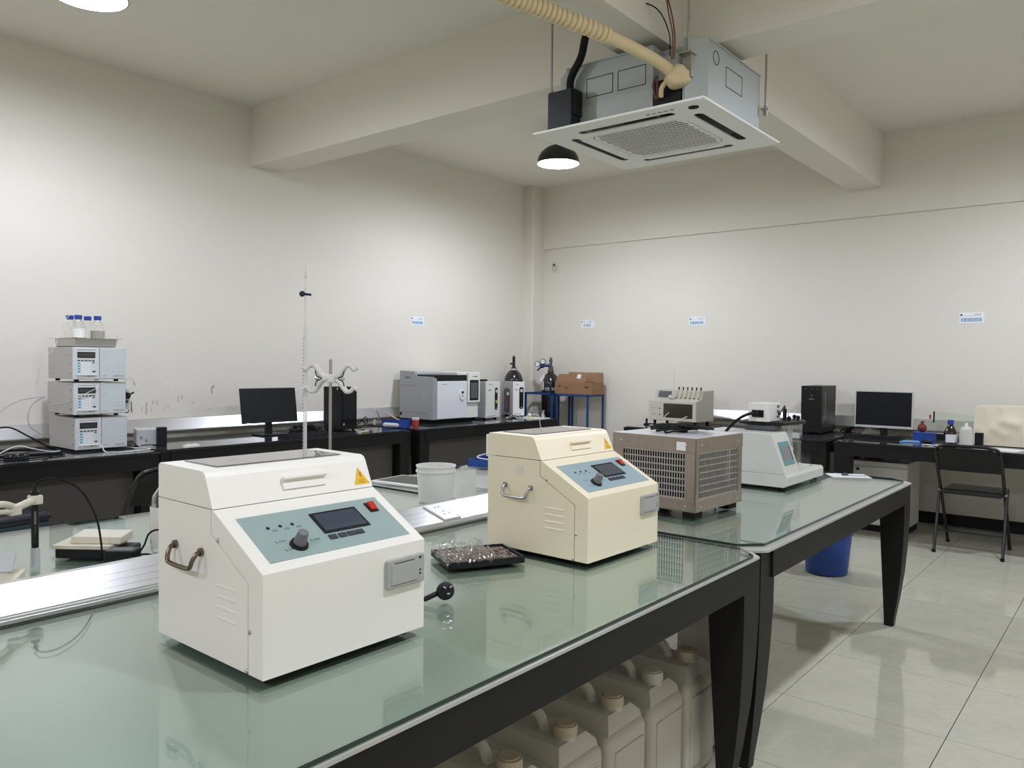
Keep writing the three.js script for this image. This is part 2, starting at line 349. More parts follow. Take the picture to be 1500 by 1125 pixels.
// ---------- aluminium socket rails ----------
function socketRail(label, len, pos, turn, profile, group) { // profile in (z, y), front towards +z
  const t = thing('socket_rail', label, 'socket rail', pos, turn);
  part('rail', prof(profile, len, 0.0015), M.alu, t);
  return t;
}
const railProf = [[0, 0], [0, .014], [-.005, .016], [-.005, .02], [-.13, .058], [-.155, .058], [-.155, 0]];
{
  const t = socketRail('long aluminium socket rail along the middle of the tables', 4.3, [-1.945, T + 0.001, -2.33], Math.PI / 2, railProf);
  part('front_lip', bb(-2.15, 2.15, .004, .011, 0.001, .006, .001), M.steel, t);
  for (const k of [0, 1, 2]) { const rib = part('rib', bb(-2.15, 2.15, -.0012, .0012, -.0015, .0015), M.steel, t); rib.position.set(0, .0265 + k * .0088, -.0295 - k * .029); rib.rotation.x = 0.294; }
  // socket plates on the sloping face
  for (const z of [-2.07, -3.4]) {
    const s = part('socket_plate', cb(.088, .006, .118, 0, 0, 0, .002), M.whitePlastic, t, 'white socket plate');
    s.position.set(-(z + 2.33), 0.0385, -.0655); s.rotation.x = 0.294;
    part('socket_hole', [bb(-.012, -.006, .005, .0066, -.035, -.028), bb(.006, .012, .005, .0066, -.035, -.028), bb(-.002, .002, .005, .0066, -.002, .008), bb(-.014, -.01, .005, .0066, .02, .028), bb(.01, .014, .005, .0066, .02, .028), bb(.028, .034, .005, .0066, .046, .05)], M.greyDark, s);
  }
}
{
  const wp = [[.05, 0], [.062, .012], [.062, .02], [.012, .105], [0, .11], [0, 0]];
  socketRail('aluminium wall rail behind the stack of grey instruments', 2.1, [XL + 0.001, 0.797, -1.55], Math.PI / 2, wp);
  const b = socketRail('aluminium wall rail behind the tilted monitor', 2.45, [XL + 0.001, 0.797, -3.84], Math.PI / 2, wp);
  part('end_joint', prof([[.052, -.001], [.064, .012], [.064, .021], [.013, .107], [0, .112], [0, -.001]], .05), M.alu, b).position.x = -1.2;
  socketRail('aluminium wall rail behind the white chromatograph', 1.75, [XL + 0.001, 0.797, -5.97], Math.PI / 2, wp);
  socketRail('aluminium wall rail behind the beige tester', 1.9, [-2.95, 0.797, ZB + 0.001], 0, wp);
  socketRail('aluminium wall rail behind the right-hand monitor and amber bottle'.replace('right-hand ', 'silver-framed '), 2.2, [-0.86, 0.797, ZB + 0.001], 0, wp);
}

// ---------- the two lidded cabinets ----------
const bolt = (x, y, z, r = .004) => new THREE.SphereGeometry(r, 10, 6).scale(1, 1, .5).translate(x, y, z);
const panelPrint = base => printMat(700, 270, (c, w, h) => {
  c.fillStyle = base; c.fillRect(0, 0, w, h);
  
  for (const u of [.15, .23, .31]) scribble(c, u * w, .36 * h, 22, 11, 2, '#39423f');
  for (const [u, v] of [[.115, .6], [.135, .79], [.325, .69]]) { c.fillStyle = '#2b3331'; c.fillRect(u * w, v * h, 3, 11); c.fillRect(u * w, v * h + 9, 9, 3); scribble(c, u * w + 16, v * h + 2, 30, 9, 3, '#39423f'); }
}, 0.4);
const warnPrint = printMat(256, 220, (c, w, h) => {
  c.fillStyle = '#e8b91c'; c.fillRect(0, 0, w, h);
  c.fillStyle = '#b5560c'; c.beginPath(); c.moveTo(120, 62); c.lineTo(146, 56); c.lineTo(134, 96); c.lineTo(152, 96); c.lineTo(122, 148); c.lineTo(128, 112); c.lineTo(110, 112); c.fill();
  scribble(c, 84, 160, 90, 14, 4, '#8a6410'); scribble(c, 72, 186, 112, 14, 5, '#7a4a10');
});
function lidCabinet(label, pos, turn, body, panelColor, panelHex, handleMat, hh = 1, sticker = false) {
  const t = thing('test_cabinet', label, 'lab instrument', pos, turn);
  const W = .40, w = W / 2, zf = .196, Y = y => y * hh;
  part('body', prof([[zf - .004, .014], [zf - .004, Y(.2)], [.02, Y(.298)], [-.195, Y(.298)], [-.195, .014]], W - .009, .002), body, t);
  part('front_cover', prof([[zf, .012], [zf, Y(.205)], [.0245, Y(.3)], [.018, Y(.3)], [.018, Y(.254)], [.149, Y(.18)], [.149, .012]], W, .0012), body, t);
  for (const s of [-1, 1]) part('side_panel', prof([[.0155, Y(.3)], [.0155, Y(.2526)], [.1465, Y(.1786)], [.1465, .012], [-.196, .012], [-.196, Y(.3)]], .005, .001).translate(s * (w - .0026), 0, 0), body, t);
  part('lid', prof([[.022, Y(.3015)], [-.004, Y(.360)], [-.010, Y(.369)], [-.02, Y(.373)], [-.19, Y(.374)], [-.196, Y(.368)], [-.196, Y(.3015)]], W, .0015), body, t);
  const win = part('lid_window', bb(-.155, .155, Y(.3742), Y(.3762), -.172, -.04), M.blackGloss, t, 'smoky window set in the lid');
  win.material = mat(new THREE.Color(0.16, 0.16, 0.165), 0.08, { clearcoat: 1, clearcoatRoughness: 0.02 });
  // pull on the sloping lid front
  const pull = part('lid_pull', [bb(-.055, .055, -.001, .006, .0, .014, .002), bb(-.055, .055, -.016, .0, .0, .003)], body, t);
  pull.position.set(.02, Y(.338), .0058); pull.rotation.x = -.39;
  part('pull_recess', bb(-.056, .052, -.02, -.001, .0005, .0045), body, pull);
  const tri = part('warning_label', ext([[-.022, -.019], [.022, -.019], [-.003, .021]], .0008), warnPrint, t, 'yellow warning triangle');
  { const g = tri.geometry, p = g.attributes.position, uv = g.attributes.uv; for (let i = 0; i < p.count; i++) uv.setXY(i, (p.getX(i) + .022) / .044, (p.getY(i) + .019) / .04); }
  tri.position.set(.172, Y(.327), .0115); tri.rotation.x = -.39;
  // sloping control panel with its keys
  const sl = Math.atan2(Y(.299) - Y(.205), zf - .0245), nx = -Math.PI / 2 + sl;
  const pw = .345, ph = .136;
  const cp = part('control_panel', new THREE.BoxGeometry(pw, ph, .002), (() => { const e = panelColor; return [e, e, e, e, panelPrint(panelHex), e]; })(), t, 'grey-green control panel');
  cp.position.set(.002, Y(.205) + (Y(.299) - Y(.205)) * .47 + .0009, zf + (.0245 - zf) * .47 + .0005); cp.rotation.x = nx;
  const U = u => (u - .5) * pw, Vv = v => (.5 - v) * ph;
  part('display_frame', bb(U(.443), U(.786), Vv(.645), Vv(.165), .0005, .003), M.blackPlastic, cp);
  part('display', bb(U(.46), U(.77), Vv(.60), Vv(.21), .001, .0036), M.lcd, cp, 'dark blue liquid crystal display');
  for (const u of [.476, .545, .611, .674]) part('key', bb(U(u - .0275), U(u + .0275), Vv(.79), Vv(.69), .001, .0035, .001), mat(new THREE.Color(0.03, 0.035, 0.042), 0.5), cp);
  for (const u of [.135, .216, .296]) part('indicator', bolt(U(u), Vv(.31), .001, .0042), M.blackPlastic, cp);
  part('knob_skirt', cyl(.019, .017, .006).rotateX(Math.PI / 2).translate(U(.235), Vv(.76), .001), M.blackPlastic, cp);
  part('knob', [cyl(.0135, .0105, .026, 0, 0, 0, 18).rotateX(Math.PI / 2).translate(U(.235), Vv(.76), .006)], mat(new THREE.Color(0.17, 0.17, 0.175), 0.5), cp);
  part('switch_frame', bb(U(.872), U(.94), Vv(.36), Vv(.12), .0005, .003, .001), M.blackPlastic, cp);
  const rk = part('rocker_switch', bb(-.008, .008, -.011, .011, 0, .007, .001), M.red, cp, 'red rocker switch'); rk.position.set(U(.908), Vv(.235), .002); rk.rotation.x = .22;
  // small printer in the front
  const pr = part('printer', ext(roundRect(.106, .063, .006), .010, .003), M.printer, t, 'grey built-in receipt printer');
  pr.position.set(.14, Y(.147), zf + .004);
  part('paper_door', ext(roundRect(.076, .044, .002), .003, .0008), M.printer, pr).position.set(-.004, -.001, .005);
  part('slot', [bb(-.034, .022, .0215, .0228, .0055, .0062), bb(-.038, .026, -.0235, -.0222, .0055, .0062), bb(-.0405, -.040, -.02, .018, .0055, .0062)], M.blackPlastic, pr);
  part('button', [bb(.036, .041, .022, .026, .004, .0062), bb(.037, .042, -.004, -.002, .004, .0062), cyl(.0022, .0022, .002).rotateX(Math.PI / 2).translate(.039, -.011, .0042)], M.blackPlastic, pr);
  // side handles, louvres and screws
  for (const s of [-1, 1]) {
    const X = s * (w - .002), h = part('side_handle', [tube([[X, Y(.213), -.119], [X + s * .012, Y(.211), -.119], [X + s * .02, Y(.2), -.117], [X + s * .024, Y(.184), -.112], [X + s * .024, Y(.181), -.1], [X + s * .024, Y(.181), -.036], [X + s * .024, Y(.184), -.024], [X + s * .02, Y(.2), -.019], [X + s * .012, Y(.211), -.017], [X, Y(.213), -.017]], .0048, 60, 8)], handleMat, t, 'bent metal bail handle');
    part('handle_boss', [rod([X, Y(.213), -.119], [X + s * .008, Y(.213), -.119], .0085, 14), rod([X, Y(.213), -.017], [X + s * .008, Y(.213), -.017], .0085, 14)], handleMat, h);
    for (let k = 0; k < 4; k++) {
      const v = part('louvre', new THREE.CapsuleGeometry(.0052, .064, 4, 10).rotateX(Math.PI / 2).scale(.55, 1, 1), body, t);
      v.position.set(X, Y(.158 - k * .0205), .072); v.scale.x = 1;
    }
    for (const [z, y] of [[.043, Y(.245)], [.154, Y(.093)], [.145, .004 + .014]]) { const b = part('screw', bolt(0, 0, 0, .0052), M.steel, t); b.position.set(s * (w + (z > .1 || y > .2 ? .0006 : -.001)), y, z); b.rotation.y = s * Math.PI / 2; }
  }
  for (const [x, z] of [[-.16, .16], [.16, .16], [-.16, -.16], [.16, -.16]]) part('foot', cyl(.016, .018, .014, x, 0, z, 16), M.rubber, t);
  part('base_plate', bb(-.19, .19, .006, .0145, -.185, .18), M.rubber, t);
  if (sticker) part('sticker', bb(-w - .0002, -w + .003, Y(.25), Y(.279), -.078, -.046), mat(new THREE.Color(0.80, 0.74, 0.60), 0.4), t, 'pale inspection sticker');
  return t;
}
// front-left corner, width and depth to centre
const fromFL = (x, z, w, d, th) => [x + Math.cos(th) * w / 2 - Math.sin(th) * d / 2, z - Math.sin(th) * w / 2 - Math.cos(th) * d / 2];
{
  const th = Math.PI / 2 - .012, [x, z] = fromFL(-1.229, -.806, .40, .392, th);
  lidCabinet('white lidded test cabinet with grey-green control panel and dark bail handle', [x, T, z], th, M.white, M.teal, '#9aada7', M.bronze, 1);
  const th2 = Math.PI / 2 - .02, [x2, z2] = fromFL(-1.252, -1.893, .40, .392, th2);
  lidCabinet('cream lidded test cabinet with blue-grey control panel beside the chiller', [x2, T, z2], th2, M.cream, M.tealB, '#9bb0b4', M.steelDull, .985, true);
}
{ // mains plug lying on the glass
  const t = thing('power_plug', 'black three-pin mains plug lying on the glass beside the white cabinet', 'plug', [-1.345, T, -1.395], 0);
  const pb = part('plug_body', lathe([[0, 0], [.020, 0], [.022, .004], [.022, .015], [.019, .019], [0, .019]], 24), M.blackPlastic, t);
  pb.position.set(0, .0235, 0); pb.rotation.set(0, -.5, -1.15, 'YXZ');
  for (const [a, r] of [[0, 0], [2.2, .6], [4.1, -.6]]) { const p = part('pin', bb(-.0015, .0015, .018, .033, -.0035, .0035), M.chrome, pb); p.position.set(.010 * Math.cos(a), 0, .010 * Math.sin(a)); p.rotation.y = -r; }
  part('strain_relief', tube([[-.006, .022, .018], [-.012, .017, .034], [-.02, .011, .05]], .0068, 12, 8), M.blackPlastic, t);
  part('cord', tube([[-.02, .011, .05], [-.03, .007, .075], [-.06, .005, .12], [-.12, .005, .14], [-.2, .005, .16], [-.27, .005, .13]], .0042, 40, 7), M.blackPlastic, t);
}
{ // wrapped tray of beads
  const t = thing('bead_tray', 'black tray of brown stones half wrapped in shiny clear film', 'tray', [-1.565, T, -1.80], .45);
  t.position.set(-1.548, T, -1.745); t.rotation.y = 1.08;
  const w = .235, d = .175;
  part('tray', [bb(-w / 2, w / 2, .004, .010, -d / 2, d / 2, .003), bb(-w / 2, w / 2, .004, .024, d / 2 - .006, d / 2, .002), bb(-w / 2, w / 2, .004, .024, -d / 2, -d / 2 + .006, .002), bb(-w / 2, -w / 2 + .006, .004, .024, -d / 2, d / 2, .002), bb(w / 2 - .006, w / 2, .004, .024, -d / 2, d / 2, .002), cb(.2, .004, .14, 0, 0, 0)], M.blackPlastic, t);
  const stones = [[], [], []];
  for (let i = 0; i < 17; i++) for (let j = 0; j < 12; j++) {
    const s = rr(.0046, .0064);
    stones[Math.floor(rnd() * 3)].push(new THREE.IcosahedronGeometry(s, 0).scale(rr(.8, 1.2), rr(.7, 1), rr(.8, 1.2)).rotateY(rr(0, 6)).translate(-w / 2 + .013 + i * .01305 + rr(-.0015, .0015), .0145 + rr(0, .003), -d / 2 + .013 + j * .0135 + rr(-.0015, .0015)));
  }
  const sc = [[.22, .155, .12], [.15, .105, .085], [.30, .225, .175]];
  stones.forEach((s, k) => { const o = part('stones', s, mat(new THREE.Color(...sc[k]), .7), t, 'small brown stones'); o.userData.kind = 'stuff'; });
  const f = new THREE.PlaneGeometry(.15, .20, 34, 40), p = f.attributes.position, n1 = valueNoise(256, 13), n2 = valueNoise(256, 31);
  for (let i = 0; i < p.count; i++) {
    const x = p.getX(i), y = p.getY(i), e = Math.max(Math.abs(x) / .075, Math.abs(y) / .1);
    const k = n1((x + .1) * 900, (y + .1) * 400), k2 = n2((x + .1) * 1000, (y + .1) * 800);
    p.setZ(i, (e > .9 ? .026 - (e - .9) * .1 : .030) + .018 * Math.abs(k - .5) * 2 + .009 * k2);
  }
  f.computeVertexNormals();
  f.rotateX(-Math.PI / 2).translate(-.05, 0, 0);
  part('wrap_film', f, M.film, t, 'crumpled clear film');
  part('wrap_film', f.clone().rotateY(Math.PI).translate(-.1, .004, 0).scale(1, 1.1, 1), M.film, t, 'second crumpled layer of clear film');
}

// ---------- chiller ----------
function slotPlate(w, h, cols, rows, sw, sh, th, mx = 0.012, my = 0.01) { // plate in x, y (y from 0), with upright slots
  const holes = [];
  for (let i = 0; i < cols; i++) for (let j = 0; j < rows; j++) {
    const cx = -w / 2 + mx + (w - 2 * mx) * (i + .5) / cols, cy = my + (h - 2 * my) * (j + .5) / rows;
    holes.push([[cx - sw / 2, cy - sh / 2], [cx - sw / 2, cy + sh / 2], [cx + sw / 2, cy + sh / 2], [cx + sw / 2, cy - sh / 2]]);
  }
  return ext([[-w / 2, 0], [w / 2, 0], [w / 2, h], [-w / 2, h]], th, 0, holes);
}
{
  const W = .385, DD = .385, Hh = .286, th = Math.PI / 2 - .06, [x, z] = fromFL(-1.335, -2.753, W, DD, th);
  const t = thing('chiller', 'brushed steel recirculating chiller with slotted grilles on black feet', 'chiller', [x, T, z], th);
  const brush = noiseTex(256, (px, py) => 210 + 40 * (nB(px * .15, py * 3) - .5)); brush.repeat.set(2, 6);
  const st = mat(new THREE.Color(.40, .335, .285), .34, { metalness: .85, roughnessMap: brush });
  const y0 = .026, w = W / 2, d = DD / 2;
  part('top_band', [bb(-w, w, y0 + .228, y0 + Hh, d - .004, d, .0015), bb(-w, w, y0 + .228, y0 + Hh, -d, -d + .004, .0015), bb(-w, -w + .004, y0 + .228, y0 + Hh, -d, d, .0015), bb(w - .004, w, y0 + .228, y0 + Hh, -d, d, .0015)], st, t);
  part('lid_plate', bb(-w, w, y0 + Hh - .004, y0 + Hh, -d, d, .001), mat(new THREE.Color(.74, .74, .73), .3, { metalness: .3 }), t, 'pale steel top');
  part('bottom_band', [bb(-w, w, y0, y0 + .045, d - .004, d, .0015), bb(-w, w, y0, y0 + .045, -d, -d + .004, .0015), bb(-w, -w + .004, y0, y0 + .045, -d, d, .0015), bb(w - .004, w, y0, y0 + .045, -d, d, .0015), bb(-w, w, y0, y0 + .004, -d, d)], st, t);
  for (const [sx, sz] of [[-1, 1], [1, 1], [-1, -1], [1, -1]]) part('corner_post', [bb(sx * (w - .002), sx * (w - .032), y0 + .045, y0 + .228, sz * (d - .002), sz * (d - .006)), bb(sx * (w - .002), sx * (w - .006), y0 + .045, y0 + .228, sz * (d - .002), sz * (d - .05))], st, t);
  const slotGeoF = slotPlate(W - .064, .183, 26, 7, .0074, .0205, .0016, .004, .004), slotGeoS = slotPlate(DD - .09, .183, 25, 7, .0074, .0205, .0016, .004, .004);
  const gm = mat(new THREE.Color(.52, .48, .45), .38, { metalness: .8 });
  part('front_grille', slotGeoF, gm, t).position.set(0, y0 + .045, d - .006);
  const gs = part('side_grille', slotGeoS, gm, t); gs.position.set(-w + .006, y0 + .045, 0); gs.rotation.y = -Math.PI / 2;
  const gr = part('side_grille', slotGeoS, gm, t); gr.position.set(w - .006, y0 + .045, 0); gr.rotation.y = Math.PI / 2;
  // finned condenser just behind the front grille
  const fins = []; for (let i = 0; i < 90; i++) fins.push(bb(-.15 + i * .00225, -.1492 + i * .00225, y0 + .05, y0 + .225, d - .035, d - .011));
  part('condenser_fins', fins, mat(new THREE.Color(.13, .13, .13), .45, { metalness: .5 }), t);
  part('rear_plate', bb(-w + .006, w - .006, y0 + .045, y0 + .228, -d + .004, -d + .006), st, t);
  part('inner_housing', bb(-w + .03, w - .06, y0 + .046, y0 + .226, -d + .02, d - .04), M.rubber, t);
  part('sticker', bb(-w - .0006, -w + .0004, y0 + .235, y0 + .268, d - .085, d - .045), M.paper, t, 'torn white sticker');
  for (const [a, b] of [[-.15, .012], [.15, .012], [-.15, .248], [.15, .248]]) { part('screw', bolt(a, y0 + b + .008, d + .001, .0045), M.chrome, t); const s = part('screw', bolt(0, 0, 0, .0045), M.chrome, t); s.position.set(-w - .001, y0 + b + .008, a); s.rotation.y = -Math.PI / 2; }
  for (const [sx, sz] of [[-1, 1], [1, 1], [-1, -1], [1, -1]]) part('foot', cb(.07, .026, .05, sx * (w - .05), 0, sz * (d - .04), .003), M.rubber, t);
  // mains lead coiled on top
  const c = thing('coiled_cable', 'black power cord bundled on top of the steel chiller', 'cord', [x + .01, T + y0 + Hh, z - .01], th);
  const loops = [];
  for (let k = 0; k < 5; k++) {
    const a = k * .42, R = .12 + .012 * k, pts = [];
    for (let i = 0; i < 12; i++) { const s = i / 12 * Math.PI * 2; pts.push([R * Math.cos(s) * Math.cos(a) - .032 * Math.sin(s) * Math.sin(a), .005 + .004 * k + .008 * Math.abs(Math.sin(s)), R * Math.cos(s) * Math.sin(a) * .8 + .032 * Math.sin(s) * Math.cos(a)]); }
    loops.push(tube(pts, .0042, 80, 7, true));
  }
  part('lead', loops, M.rubber, c);
  part('tie', bb(-.014, .014, 0, .03, -.024, .024, .006), M.rubber, c);
}

// ---------- viscometer water bath ----------
{
  const t = thing('water_bath', 'pale grey viscometer bath with a glass jar and sloping touch panel', 'lab instrument', [-1.33, T, -3.69], Math.PI / 2);
  // local: x to the right (world -z), z out of the front (world +x); origin at front left base corner
  const shell = mat(new THREE.Color(.65, .65, .585), .4);
  part('base', prof([[0, .016], [.008, .022], [.008, .06], [0, .073], [-.42, .073], [-.42, .012], [-.01, .012]], .53, .003).translate(.265, 0, 0), shell, t);
  part('control_tower', prof([[-.002, .073], [-.068, .256], [-.078, .264], [-.40, .268], [-.42, .26], [-.42, .073]], .2, .003).translate(.1, 0, 0), shell, t);
  const sl = Math.atan2(.183, .066);
  const scr = part('touch_panel', new THREE.BoxGeometry(.135, .115, .003), mat(new THREE.Color(.10, .28, .29), .3), t, 'teal-edged touch screen');
  scr.position.set(.105, .168, -.035); scr.rotation.x = -(Math.PI / 2 - sl);
  part('display', bb(-.052, .046, -.036, .034, .001, .0024), mat(new THREE.Color(.19, .19, .185), .2), scr);
  part('display_edge', bb(.046, .054, -.036, .034, .001, .0026), M.blackPlastic, scr);
  const jx = .385, jz = -.19, R = .128;
  part('jar', lathe([[0, .074], [R - .01, .074], [R, .082], [R, .292], [R - .004, .292], [R - .004, .084], [R - .012, .079], [0, .079]], 48).translate(jx, 0, jz), M.glass, t, 'clear round glass jar');
  part('water', lathe([[0, .0805], [R - .013, .0805], [R - .0055, .09], [R - .0055, .20], [0, .20]], 40).translate(jx, 0, jz), new THREE.MeshPhysicalMaterial({ color: new THREE.Color(.93, .96, .95), roughness: .02, transmission: 1, thickness: 0, ior: 1.2 }), t, 'clear bath water');
  const lidPts = []; for (let i = 0; i <= 20; i++) { const a = -Math.PI / 2 + Math.PI * i / 20; lidPts.push([jx + .14 * Math.cos(a), -jz + .14 * Math.sin(a) * -1 * -1]); }
  for (let i = 0; i <= 8; i++) { const a = Math.PI / 2 + Math.PI * i / 8; lidPts.push([.19 + .05 * Math.cos(a), -jz + .12 * Math.sin(a)]); }
  const lg = new THREE.ExtrudeGeometry(shape(lidPts.map(([a, b]) => [a, b])), { depth: .012, bevelEnabled: true, bevelSize: .002, bevelThickness: .002, bevelSegments: 1 }).rotateX(-Math.PI / 2).translate(0, .296, 0);
  part('jar_lid', lg, M.blackPlastic, t, 'black lid plate');
  part('lid_support', [bb(.145, .245, .266, .296, jz - .08, jz + .08, .01)], M.greyDark, t);
  const top = .312;
  part('stirrer_box', bb(.125, .285, top, top + .092, jz - .05, jz + .055, .003), M.whitePlastic, t, 'white motor box');
  part('vent', [0, 1, 2].map(i => bb(.235, .265, top + .016 + i * .026, top + .028 + i * .026, jz + .0545, jz + .0565)), M.greyDark, t);
  part('mains_inlet', bb(.1205, .126, top + .022, top + .058, jz - .03, jz + .03, .002), M.blackPlastic, t);
  part('mains_lead', [rod([.122, top + .04, jz], [.075, top + .042, jz], .015, 12), tube([[.075, top + .042, jz], [.045, top + .042, jz - .01], [.005, top + .022, jz - .04], [-.03, top - .03, jz - .085], [-.05, top - .1, jz - .12], [-.06, .05, jz - .15], [-.08, .009, jz - .19]], .0075, 40, 8)], M.rubber, t);
  part('lever', [cyl(.01, .01, .06, .305, top, jz + .07, 14), rod([.30, top + .075, jz + .07], [.19, top + .04, jz + .085], .0035, 8), sph(.008, .19, top + .04, jz + .085, 10), rod([.305, top + .055, jz + .07], [.30, top + .077, jz + .07], .004, 8)], M.blackPlastic, t);
  for (const [dx, dz] of [[-.06, .085], [.03, .1], [.09, .06]]) part('clamp_knob', [sph(.011, jx + dx, top + .012, jz + dz, 12), cyl(.006, .006, .012, jx + dx, top - .002, jz + dz, 10)], M.blackPlastic, t);
  part('thermometer', rod([jx - .0, .12, jz + .06], [jx - .0, top + .075, jz + .06], .004, 8), M.cloudy, t);
  part('viscometer_tube', [tube([[jx + .035, .31, jz + .05], [jx + .035, .2, jz + .05], [jx + .037, .12, jz + .05], [jx + .055, .1, jz + .05], [jx + .073, .12, jz + .05], [jx + .075, .31, jz + .05]], .0065, 50, 8), sph(.017, jx + .035, .2, jz + .05, 12), sph(.015, jx + .075, .15, jz + .05, 12)], M.cloudy, t, 'bent glass viscometer tube');
  part('inner_beaker', hollow([[0, .084], [.036, .084], [.04, .09], [.04, .155]], .003, 28).translate(jx + .055, 0, jz + .02), M.bottleGlass, t);
  part('heater_coil', [tube(Array.from({ length: 40 }, (_, i) => [jx + .03 + .05 * Math.cos(i * .7), .2 + i * .0016, jz - .02 + .05 * Math.sin(i * .7)]), .004, 200, 6), rod([jx + .02, .2, jz - .03], [jx + .02, .3, jz - .03], .005)], M.steel, t);
  part('level_bubble', cyl(.009, .008, .006, .45, .073, -.03, 14), M.steel, t);
  for (const [a, b] of [[.04, -.03], [.49, -.03], [.04, -.39], [.49, -.39]]) part('foot', cyl(.018, .018, .013, a, 0, b, 14), M.rubber, t);
}
{
  const t = thing('notepad', 'white sheet of paper with small metal clip near the table corner', 'paper', [-1.255, T, -4.43], .55);
  part('sheet', cb(.2, .003, .145, 0, 0, 0), M.paper, t);
  part('clip', [tube([[-.03, .006, -.02], [-.01, .012, -.03], [0, .006, 0], [-.02, .01, .01], [-.03, .006, -.02]], .0025, 30, 6), bb(-.035, -.005, .003, .013, -.012, .004, .002)], M.greyDark, t);
  part('pin', rod([-.02, .006, .005], [.09, .006, .02], .0018, 6), M.steelDull, t);
}

// ---------- back half of the centre tables ----------
const VIEW = 0.684; // turn that faces the aisle
{ // burette stand with butterfly clamp
  const t = thing('burette_stand', 'steel rod stand with a white double butterfly clamp', 'stand', [-2.43, T, -1.886], VIEW);
  part('base', cb(.16, .012, .24, 0, 0, -.02, .003), M.whitePlastic, t);
  part('rod', cyl(.0058, .0058, .585, 0, .012, 0, 14), M.steelDull, t);
  const boss = part('clamp_boss', [bb(-.026, .026, .508, .54, -.012, .012, .004), cyl(.006, .006, .03, 0, 0, 0, 10).rotateX(Math.PI / 2).translate(-.014, .524, .012)], M.whitePlastic, t);
  const cm = mat(new THREE.Color(.72, .70, .65), .45);
  for (const s of [-1, 1]) for (const v of [-1, 1]) {
    // a curved arm sweeping outwards and ending in a hooked jaw
    const arm = (k, dz) => tube([[s * .024, .524 + v * .004, dz], [s * .036, .524 + v * .016, dz], [s * .05, .524 + v * .036, dz], [s * .064, .524 + v * .05, dz], [s * .08, .524 + v * .046, dz], [s * .09, .524 + v * .034, dz], [s * .104, .524 + v * .042, dz]].slice(0, k), .0076, 40, 8);
    part('clamp_arm', [arm(7, .012), arm(5, -.014)], cm, t, 'white coated clamp arm');
    part('spring', tube([[s * .03, .524, .012], [s * .05, .524 + v * .012, .014], [s * .055, .524 + v * .03, .012]], .0022, 16, 6), M.blackPlastic, t);
  }
  part('clamp_screw', [sph(.008, -.05, .524, .012, 12), sph(.008, .05, .524, .012, 12)], M.steel, t);
}
{
  const t = thing('burette', 'upright graduated glass burette with a dark stopcock at its top', 'burette', [-2.505, T, -1.825], VIEW);
  const g = (r, a, b) => cyl(r, r, b - a, 0, a, 0, 18);
  part('barrel', [g(.0072, .012, .70)], M.cloudy, t);
  part('neck', [lathe([[.0072, .70], [.006, .72], [.004, .74], [.0038, .82], [.003, .86], [.0022, .955]], 16), g(.006, .905, .93)], M.cloudy, t);
  part('stopcock', [sph(.0115, -.012, .845, .004, 14), rod([-.01, .845, .004], [.022, .842, 0], .0045, 10)], mat(new THREE.Color(.012, .012, .05), .15), t, 'dark blue stopcock plug');
  part('side_arm', rod([.01, .842, 0], [.034, .838, 0], .004, 8), M.glass, t);
  const ticks = []; for (let i = 0; i < 46; i++) ticks.push(bb(-.0085, i % 5 ? -.004 : -.0005, .05 + i * .0138, .0535 + i * .0138, .0066, .0074));
  part('graduation', ticks, M.grey, t);
  part('mouth', [lathe([[.0072, .012], [.01, .004], [.012, 0]], 18)], M.glass, t);
  part('stripe', bb(.001, .004, .03, .69, -.0072, -.0066), M.whitePlastic, t);
}
{
  const t = thing('plastic_bucket', 'white translucent plastic bucket behind the socket rail', 'bucket', [-2.34, T, -2.37], 0);
  part('bucket', lathe([[0, .002], [.068, .002], [.071, .005], [.0815, .138], [.0815, .150], [.0845, .150], [.0845, .156], [.079, .156], [.0765, .14], [.068, .008], [0, .006]], 40), M.frosted, t);
  part('rim_band', lathe([[.0825, .128], [.0855, .128], [.0855, .134], [.0825, .134]], 40), M.frosted, t);
}
{
  const t = thing('mirror_plate', 'dark glass plate in a white frame lying near the table edge', 'plate', [-2.80, T, -2.66], .12);
  part('frame', cb(.3, .012, .24, 0, 0, 0, .004), M.whitePlastic, t);
  part('glass', cb(.26, .002, .2, 0, .0115, 0), M.screen, t);
}
